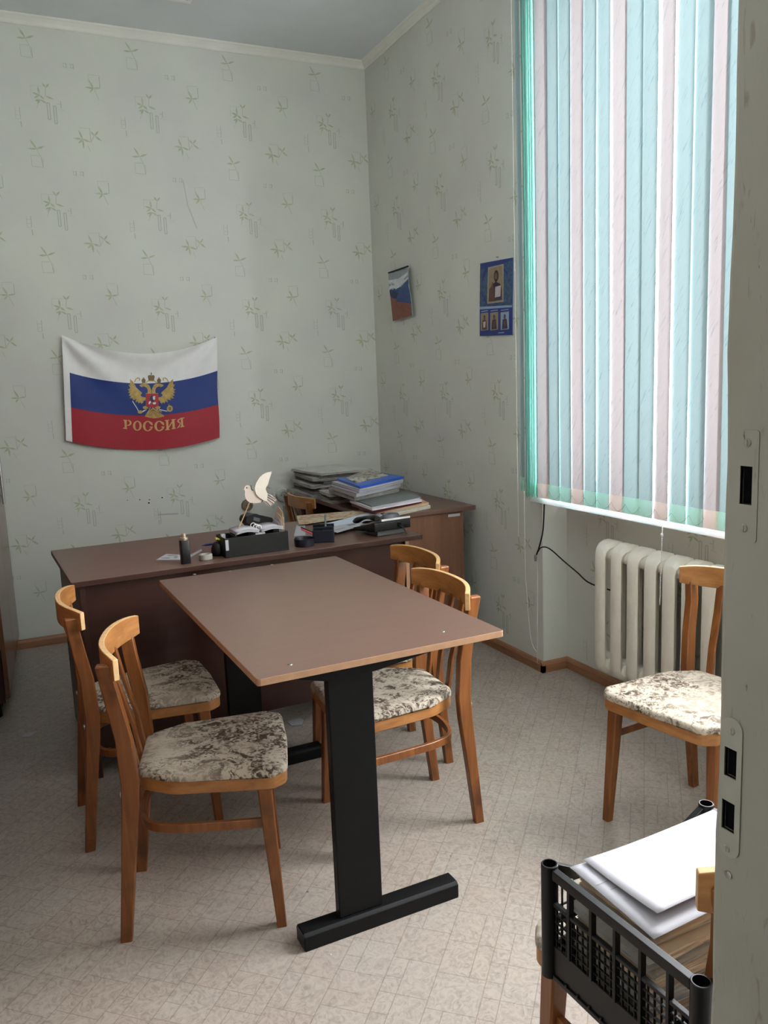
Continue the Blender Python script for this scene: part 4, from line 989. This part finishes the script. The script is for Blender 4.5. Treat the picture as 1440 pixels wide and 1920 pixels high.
def pen(x, y, L, r, tilt, az, mat, label):
    o = MB().lathe([(r*.3, 0), (r, .012), (r, L*.95), (r*.6, L)], 10).build('pen', mat)
    o.matrix_world = Matrix.Translation((PB.x+x, PB.y+y, DZ+.006)) @ Matrix.Rotation(az, 4, 'Z') @ Matrix.Rotation(tilt, 4, 'Y'); tag(o, label, 'pen', 'pens in the pen box'); return o
pen(.012, .015, .105, .0045, R(4), 0, plain('grey_green_pen', (90, 118, 112), .35), 'grey-green pen standing upright in the pen box')
pen(.006, -.012, .13, .0035, R(-62), R(8), plain('red_pencil', (186, 60, 60), .4), 'red pencil leaning far out of the pen box to the left')
pen(.008, .004, .135, .0038, R(-60), R(12), M['plastic_black'], 'black pen leaning out of the pen box beside the red pencil')
o = flatcard('note_sheet', [(556, 985), (572, 984), (573, 1004), (551, 1006)], DZ, M['paper'], 'small white note sheet between the cards and the pen box', 'paper')

# sheets spread on the desk
t = NT('printed_map'); v = t.coords(); n = t.noise(v, 16, 5, .6, .8)
t.base(t.ramp(n, [(.3, lin((148, 158, 120))), (.45, lin((196, 184, 156))), (.55, lin((150, 108, 80))), (.68, lin((206, 196, 176))), (.8, lin((128, 84, 66)))]), .6, .4); M['map'] = t.m
flatcard('map_sheet', [(556, 968), (684, 957), (706, 963), (560, 985)], DZ+.006, M['map'], 'brown and green printed map sheet spread at the back of the desk', 'map', None, None, .003)
flatcard('paper_sheet', [(600, 985), (690, 962), (718, 966), (640, 992)], DZ+.010, plain('pale_blue_sheet', (196, 208, 224), .7, .04), 'pale bluish sheet lying over the map', 'paper', 'loose sheets on the desk')
flatcard('paper_sheet', [(606, 990), (668, 980), (690, 983), (632, 999)], DZ+.012, M['paper'], 'white sheet with a green mark left of the telephone', 'paper', 'loose sheets on the desk', [(.6, .85, .2, .5), (.1, .4, .6, .68)])
flatcard('paper_sheet', [(695, 962), (714, 963), (712, 976), (680, 977)], DZ+.014, M['paper'], 'small crumpled white sheet touching the telephone', 'paper', 'loose sheets on the desk')

# telephone seen from behind
q = dpos(726, 1003)
ph = thing('telephone', 'black and grey desk telephone with a corded handset', 'telephone', (q.x+.01, q.y+.055, DZ), R(6))
PG = plain('grey_phone_plastic', (92, 95, 98), .45, .06); PL = plain('light_phone_plastic', (206, 206, 208), .4, .04)
MB().bx(-.068, .068, -.06, .03, 0, .030).build('stand', PG, ph, .003)
mb = MB(); mb.prism(rpoly([(-.085, .026, .004), (.105, .010, .004), (.105, .022, .004), (-.085, .066, .006)]), lambda u, v, h: (h, u, v), -.095, .085); mb.build('body', M['plastic_black'], ph, .003)
mb = MB(); mb.prism(rpoly([(-.086, .067, .002), (.104, .023, .002), (.104, .029, .003), (-.086, .077, .004)]), lambda u, v, h: (h, u, v), -.06, .085); mb.build('top_cover', PL, ph, .002)
mb = MB()
hs = [Vector((-.078, -.085+.2*i/12, (.082+.012*math.sin(math.pi*i/12)-.036*i/12))) for i in range(13)]
mb.tube(hs, [.014, .018, .018, .014, .012, .011, .011, .011, .012, .014, .018, .018, .013], sec=[(math.cos(a)*1.05, math.sin(a)*.75) for a in [2*math.pi*i/14 for i in range(14)]]); mb.build('handset', M['plastic_black'], ph)
mb = MB(); mb.loft([[Vector((.01+r*1.5*math.cos(a), -.045+r*math.sin(a), z)) for a in [2*math.pi*i/20 for i in range(20)]] for r, z in ((.030, .066), (.030, .078), (.024, .090), (.01, .094))]); mb.build('speaker_bulge', plain('glossy_dark_grey', (84, 88, 94), .2), ph)
MB().box((.028, -.0865, .045), (.02, .004, .016)).build('cable_port', M['dark'], ph)
MB().tube(spline([(.028, -.088, .042), (.040, -.100, .03), (.046, -.106, .012), (.05, -.112, .004)], 5), .0022, 7).build('cord', M['plastic_black'], ph)

# ================================================================ piles on the side desk
def slab(name, quad, z1, th, mat, label, cat, group, n=None, wob=0):
    """a flat bundle whose visible top corners are photo pixels at height z1"""
    P = [onz(z1, *q_) for q_ in quad]; c_ = sum(P, Vector())/4; c_.z = z1-th
    rr = random.Random(hash(label) % 999 if False else len(label)*7+int(z1*1000))
    mb = MB(); L = max(1, int(th/.004)); rings = []
    for k in range(L+1):
        for e in (0, 1):
            if k == L and e: continue
            dx, dy = rr.uniform(-.003, .003), rr.uniform(-.003, .003)
            h = th*k/L if not e else th*k/L+th/L*.55
            g = 1 if not e else .994
            rings.append([Vector(((p_.x-c_.x)*g+dx*(0 if k in (0, L) else 1), (p_.y-c_.y)*g+dy*(0 if k in (0, L) else 1), h)) for p_ in P])
    mb.loft(rings); o = mb.build(name, mat, smooth=False); o.location = c_
    tag(o, label, cat, group); return o
G1 = 'folders and papers stacked on the side desk'
slab('paper_bundle', [(782, 932), (807, 948), (735, 964), (672, 952)], .7655, .0145, M['paper_beige'], 'bottom bundle of loose white sheets on the side desk, sticking out right', 'papers', G1)
slab('folder', [(776, 929), (804, 942), (705, 961), (660, 946)], .7735, .0075, M['tan_folder'], 'pale tan folder under the dark red one on the side desk', 'folder', G1)
slab('folder', [(770, 926), (791, 937), (702, 957), (658, 943)], .7895, .0155, M['red_folder'], 'dark red folder on the side desk', 'folder', G1)
slab('paper_bundle', [(760, 923), (791, 936), (698, 953), (656, 938)], .8025, .0125, plain('lilac_white_sheets', (206, 200, 206), .7, .05), 'bundle of white sheets under the grey-green folder', 'papers', G1)
slab('folder', [(757, 919), (790, 931), (697, 949), (655, 933)], .8085, .0055, M['grey_folder'], 'grey-green folder lying on the side desk papers', 'folder', G1)
slab('paper_bundle', [(705, 901), (748, 912), (664, 929), (616, 914)], .838, .029, M['paper_grey'], 'lowest grey bundle under the blue folder', 'papers', G1)
slab('paper_bundle', [(705, 896), (751, 906), (668, 925), (619, 910)], .858, .0195, M['paper'], 'middle bundle of white sheets under the blue folder', 'papers', G1)
slab('paper_bundle', [(703, 890), (756, 899), (673, 918), (622, 903)], .876, .0175, M['paper'], 'upper bundle of white sheets under the blue folder', 'papers', G1)
slab('folder', [(703, 884), (757, 893), (675, 912), (632, 897)], .889, .0125, M['blue_folder'], 'bright blue folder on top of the side desk stack', 'folder', G1)
t = NT('crumpled_print'); v = t.coords(); n = t.noise(v, 26, 4, .6, 1.5); t.base(t.ramp(n, [(.38, lin((70, 66, 58))), (.5, lin((170, 164, 152))), (.7, lin((214, 212, 206)))]), .7, .3); M['printed'] = t.m
slab('printed_sheet', [(692, 878), (728, 891), (668, 905), (648, 896)], .892, .0025, M['printed'], 'crumpled printed sheet lying on the blue folder', 'paper', None)
G2 = 'newspaper bundles piled on the side desk'
def bundle(x, y, z, w, d, th, rot, mat, label, curl=.006, tilt=0):
    mb = MB(); rr = random.Random(int(z*4000)+int(abs(x)*100)); nl = max(2, int(th/.0045)); rings = []
    def ring(h, g):
        pts = []
        for k in range(24):
            a = 2*math.pi*k/24; cx_, sy_ = math.cos(a), math.sin(a); m_ = max(abs(cx_), abs(sy_))
            u, v_ = cx_/m_, sy_/m_
            pts.append(Vector((u*w/2*g+rr.uniform(-.002, .002), v_*d/2*g+rr.uniform(-.002, .002), h+curl*(u*u*.7+.3*v_*v_)*(h/th)+rr.uniform(-.0006, .0006))))
        return pts
    for k in range(nl):
        rings.append(ring(th*k/nl, 1)); rings.append(ring(th*(k+.55)/nl, .975))
    rings.append(ring(th, 1)); rings.append(ring(th+.0003, .5))
    mb.loft(rings); o = mb.build('newspaper_bundle', mat, ang=45); o.location = (x, y, z); o.rotation_euler = (0, tilt, rot); tag(o, label, 'newspapers', G2); return o
z = .7508
PAL = [M['paper_grey'], M['paper_dark'], M['paper_beige']]
words = ['lowest grey', 'second grey', 'third dark grey', 'fourth beige', 'fifth grey', 'sixth dark grey', 'seventh grey', 'topmost pale']
for k in range(8):
    th = (.020, .016, .018, .014, .018, .015, .013, .010)[k]
    bundle(-.46+(-.03, .0, .02, -.02, .03, .0, .012, .0)[k], -.26+(.0, -.012, .01, -.01, .006, .0, .012, -.006)[k], z, .36-.004*k, .42, th, R((2, -3, 4, -2, 5, -4, 2, 6)[k]), PAL[(0, 1, 0, 0, 1, 0, 1, 2)[k]] if k < 7 else plain('pale_newsprint', (196, 196, 192), .85, .1, 20, .2), words[k]+' newspaper bundle in the tall pile by the wall', .0022); z += th+.003
z = .7508
for k in range(3):
    th = (.018, .016, .013)[k]
    bundle(-.475+(.0, .012, -.008, .012, .0)[k], -.628+(.0, .004, -.004, .012, .0)[k], z, .31, .22, th, R((-3, 4, -5, 3, -2)[k]), PAL[(0, 1, 0, 1, 0)[k]], ('bottom', 'middle', 'top')[k]+' grey newspaper bundle between the tall pile and the folders', .002); z += th+.003

# ================================================================ crate with papers
cr_ = thing('plastic_crate', 'black plastic vegetable crate on a chair by the door frame', 'crate', (-1.336, -4.060, .4495), R(2.8))
CLx, CLy, CH = .176, .1485, .193
def bar(a, b, w, h, up=(0, 0, 1)): return MB().tube([a, b], 1, sec=[(-w/2, -h/2), (w/2, -h/2), (w/2, h/2), (-w/2, h/2)], up=up)
CM = M['plastic_black']
for sx_ in (-1, 1):
    for sy_ in (-1, 1):
        mb = MB(); R0, R1 = .0135, .0108
        mb.loft([[Vector((sx_*CLx+r*math.cos(a), sy_*CLy+r*math.sin(a), z_)) for a in [2*math.pi*i/20 for i in range(20)]] for r, z_ in ((R0+.001, 0), (R0, .02), (R0, CH-.001), (R0-.001, CH), (R1, CH), (R1, CH-.06), (.0005, CH-.06))]); mb.build('corner_post', CM, cr_)
MB().bx(-CLx, CLx, -CLy, CLy, .004, .010).build('bottom', CM, cr_)
for sx_ in (-1, 1):
    x = sx_*CLx; nm = 'end_panel'
    mb = MB()
    mb.bx(x-.006, x+.006, -CLy+.013, CLy-.013, CH-.020, CH-.004)                    # straight top rail
    mb.bx(x-.004, x+.004, -CLy+.013, CLy-.013, CH-.066, CH-.060)                    # middle rail
    mb.bx(x-.003, x+.003, -CLy+.013, CLy-.013, .0, .058)                            # solid lower band
    mb.bx(x-.006, x+.006, -CLy+.013, CLy-.013, .0, .008)
    for k in range(5):
        y = -CLy+.05+k*.0495; mb.bx(x-.005, x+.005, y-.003, y+.003, .056, CH-.018)
    for k in range(1, 24):
        y = -CLy+.012*k+.004; mb.bx(x-.002, x+.002, y-.0011, y+.0011, .056, CH-.062)
    for k in range(1, 6): mb.bx(x-.002, x+.002, -CLy+.013, CLy-.013, .056+.0145*k-.0011, .056+.0145*k+.0011)
    for k in range(9):
        y = -CLy+.045+k*.026; mb.bx(x-.0062, x+.0062, y-.002, y+.002, .004, .012)
    mb.build(nm, CM, cr_, .0008)
for sy_ in (-1, 1):
    y = sy_*CLy; mb = MB()
    rail = [(-CLx+.01, CH-.012), (-CLx+.055, CH-.035), (-CLx+.085, CH-.062), (0, CH-.066), (CLx-.085, CH-.062), (CLx-.055, CH-.035), (CLx-.01, CH-.012)]
    mb.tube([Vector((u, y, v_)) for u, v_ in rail], 1, sec=[(-.006, -.009), (.006, -.009), (.006, .009), (-.006, .009)], up=(0, 0, 1))
    mb.bx(-CLx+.013, CLx-.013, y-.003, y+.003, 0, .055); mb.bx(-CLx+.013, CLx-.013, y-.003, y+.003, .088, .094)
    for k in range(1, 28):
        x = -CLx+.0125*k; zt = CH-.066 if abs(x) < CLx-.085 else CH-.04
        mb.bx(x-.0011, x+.0011, y-.002, y+.002, .054, zt)
    for k in range(1, 5): mb.bx(-CLx+.013, CLx-.013, y-.002, y+.002, .055+.0145*k-.001, .055+.0145*k+.001)
    mb.build('side_panel', CM, cr_, .0008)
G3 = 'paper bundles in the crate'
CO = Vector((-1.336, -4.060, .4495)); CR = Matrix.Rotation(R(2.8), 3, 'Z')
def cbundle(k, z, th, dx, dy, rot, mat, label):
    """folded newspaper: sagging sheets with a folded edge towards the door"""
    w, d = .285, .165; mb = MB(); nl = max(2, int(th/.0028)); rr = random.Random(k*13+1)
    def zz(u, v_): return .004*((z-.46)/.2)*(.6*u*u+.4*v_*v_)
    def ring(h, g):
        pts = []
        for i in range(32):
            a = 2*math.pi*i/32; c_, s_ = math.cos(a), math.sin(a); m_ = max(abs(c_), abs(s_)); u, v_ = c_/m_, s_/m_
            pts.append(Vector((u*w/2*g+rr.uniform(-.0016, .0016), v_*d/2*g+rr.uniform(-.0016, .0016), h+zz(u, v_))))
        return pts
    rings = []
    for j in range(nl): rings += [ring(th*j/nl, 1), ring(th*(j+.6)/nl, .982)]
    rings += [ring(th, 1), ring(th, .6), ring(th, .1)]
    mb.loft(rings); o = mb.build('paper_bundle', mat, ang=45); q_ = CO+CR @ Vector((dx+.004, dy+.050, 0)); o.location = (q_.x, q_.y, z); o.rotation_euler = (0, 0, R(2.8+rot)); return tag(o, label, 'papers', G3)
z = .4605
cm_ = [M['paper_beige'], M['paper_old'], M['paper_grey'], M['paper_beige'], M['paper_old'], M['paper_beige'], M['paper_grey'], M['paper_old'], M['paper_beige'], M['paper_old'], M['paper_beige']]
nm_ = ['bottom beige', 'second yellowed', 'third grey', 'fourth beige', 'fifth yellowed', 'sixth beige', 'seventh grey', 'eighth yellowed', 'ninth beige', 'tenth yellowed', 'top beige']
for k in range(11):
    th = (.016, .014, .015, .016, .014, .015, .013, .014, .013, .012, .011)[k]
    cbundle(k, z, th, (0, .008, -.004, .010, .0, .006, -.006, .008, .002, .010, .004)[k], (0, .006, -.004, .008, -.004, .004, .0, -.006, .006, 0, .003)[k], (0, 1.5, -1.5, 2, -2, 1, -1, 2, -1.5, 1, 0)[k], cm_[k], nm_[k]+' folded newspaper bundle of the stack in the crate'); z += th+.0012
def sheet(x0, x1, y0, y1, zf, label, mat, marks=None):
    """a bent sheet over the stack, in crate coordinates (y1 = far edge)"""
    n = 16
    def S(u, v_, o_=0): return CO+CR @ Vector((x0+(x1-x0)*u, y1+(y0-y1)*v_, 0))+Vector((0, 0, zf(u, v_)+o_-CO.z))
    c_ = S(.5, .5)
    mb = MB().grid(n, n, lambda u, v_: S(u, v_)-c_); o = mb.build('paper_sheet', mat, solid=.001); o.location = c_; tag(o, label, 'paper', 'sheets on top of the crate')
    if marks:
        for u0, u1, v0, v1 in marks: MB().grid(6, 1, lambda u, v_: S(u0+(u1-u0)*u, v0+(v1-v0)*v_, .0011)-c_).build('printed_line', M['paper_dark'], o, smooth=False)
    return o
zt = z+.0055
z2 = lambda u, v_: zt+.004*u*u+.004*(1-v_)-.003*v_**2*(1-u)**1.5+.006*(1-u)**4*(1-v_)
sheet(-.156, .162, -.050, .124, z2, 'broad white sheet with ruled lines under the curled blank sheet', M['paper'], [(.02, .10, .30, .306), (.06, .16, .40, .406), (.50, .53, .90, .935), (.535, .60, .905, .93)])
z1 = lambda u, v_: z2(u, v_)+.004+.013*(1-u)**2*v_**2+.006*math.sin(math.pi*min(1, u*1.3))*v_**2
sheet(-.128, .165, -.030, .1245, z1, 'curled blank white sheet lying uppermost on the crate', M['paper'])

# ================================================================ cable and floor litter
X_ = -.032
cab = thing('black_cable', 'black cable hanging from the sill and running behind the radiator', 'cable', (0, 0, 0))
pts = [on(0, X_, *q_) for q_ in ((1017, 934), (1020, 960), (1018, 995), (1012, 1022), (1006, 1040))]
MB().tube(spline([Vector((X_+.01, pts[0].y, .829))]+pts[1:], 5), .0036, 8).build('hanging_lead', M['plastic_black'], cab)
pts = [on(0, X_, *q_) for q_ in ((1009, 1034), (1014, 1027), (1024, 1026), (1036, 1033), (1056, 1051), (1082, 1073))]; pts.append(on(0, .04, 1109, 1095)); pts.append(Vector((.125, pts[-1].y-.12, .46)))
MB().tube(spline(pts, 5), .0032, 8).build('looped_lead', M['plastic_black'], cab)
e = on(0, X_, 1004, 1046); MB().lathe([(.003, -.016), (.006, -.012), (.006, .008), (.004, .016)], 10, e).build('plug', M['metal'], cab)
def litter(px, pts, mat, label, name='paper_scrap'):
    c_ = onz(0, *px); mb = MB(); mb.prism(pts, lambda u, v_, h: (u, v_, h+.006*abs(u)*8*h/.002), .0005, .0022); o = mb.build(name, mat, smooth=False); o.location = (c_.x, c_.y, 0); return tag(o, label, 'scrap')
litter((556, 1355), [(-.03, -.028), (.012, -.036), (.034, .006), (.026, .034), (-.008, .03), (-.034, .02)], M['paper'], 'white paper scrap on the floor beside the table leg')
litter((55, 1377), [(-.03, -.02), (0, -.03), (.02, -.012), (.035, .01), (0, .02), (-.02, .012)], M['paper'], 'small white scrap on the floor by the wardrobe')
litter((190, 1386), [(-.014, -.01), (.012, -.012), (.016, .008), (-.01, .012)], M['blue_folder'], 'tiny blue scrap on the floor behind the left chairs')
rr = random.Random(4)
crumbs = MB()
for px in ((594, 1660), (577, 1672), (925, 1430), (1003, 1310), (960, 1360), (705, 1520), (690, 1545), (845, 1605), (870, 1520), (300, 1700), (620, 1790), (980, 1450), (1010, 1265), (1025, 1268), (985, 1257)):
    c_ = onz(0, *px); k = rr.uniform(.0025, .0055); crumbs.add([c_+Vector((k*math.cos(a)*rr.uniform(.6, 1), k*math.sin(a)*rr.uniform(.6, 1), .0005)) for a in (0, 1.2, 2.5, 3.8, 5)]+[c_+Vector((0, 0, .0025))], [(0, 1, 5), (1, 2, 5), (2, 3, 5), (3, 4, 5), (4, 0, 5), (4, 3, 2, 1, 0)], rr.choice((0, 1)))
o = crumbs.build('floor_crumbs', [M['paper'], M['paper_dark']], smooth=False); o['kind'] = 'stuff'; tag(o, 'tiny crumbs and specks scattered over the linoleum', 'crumbs')
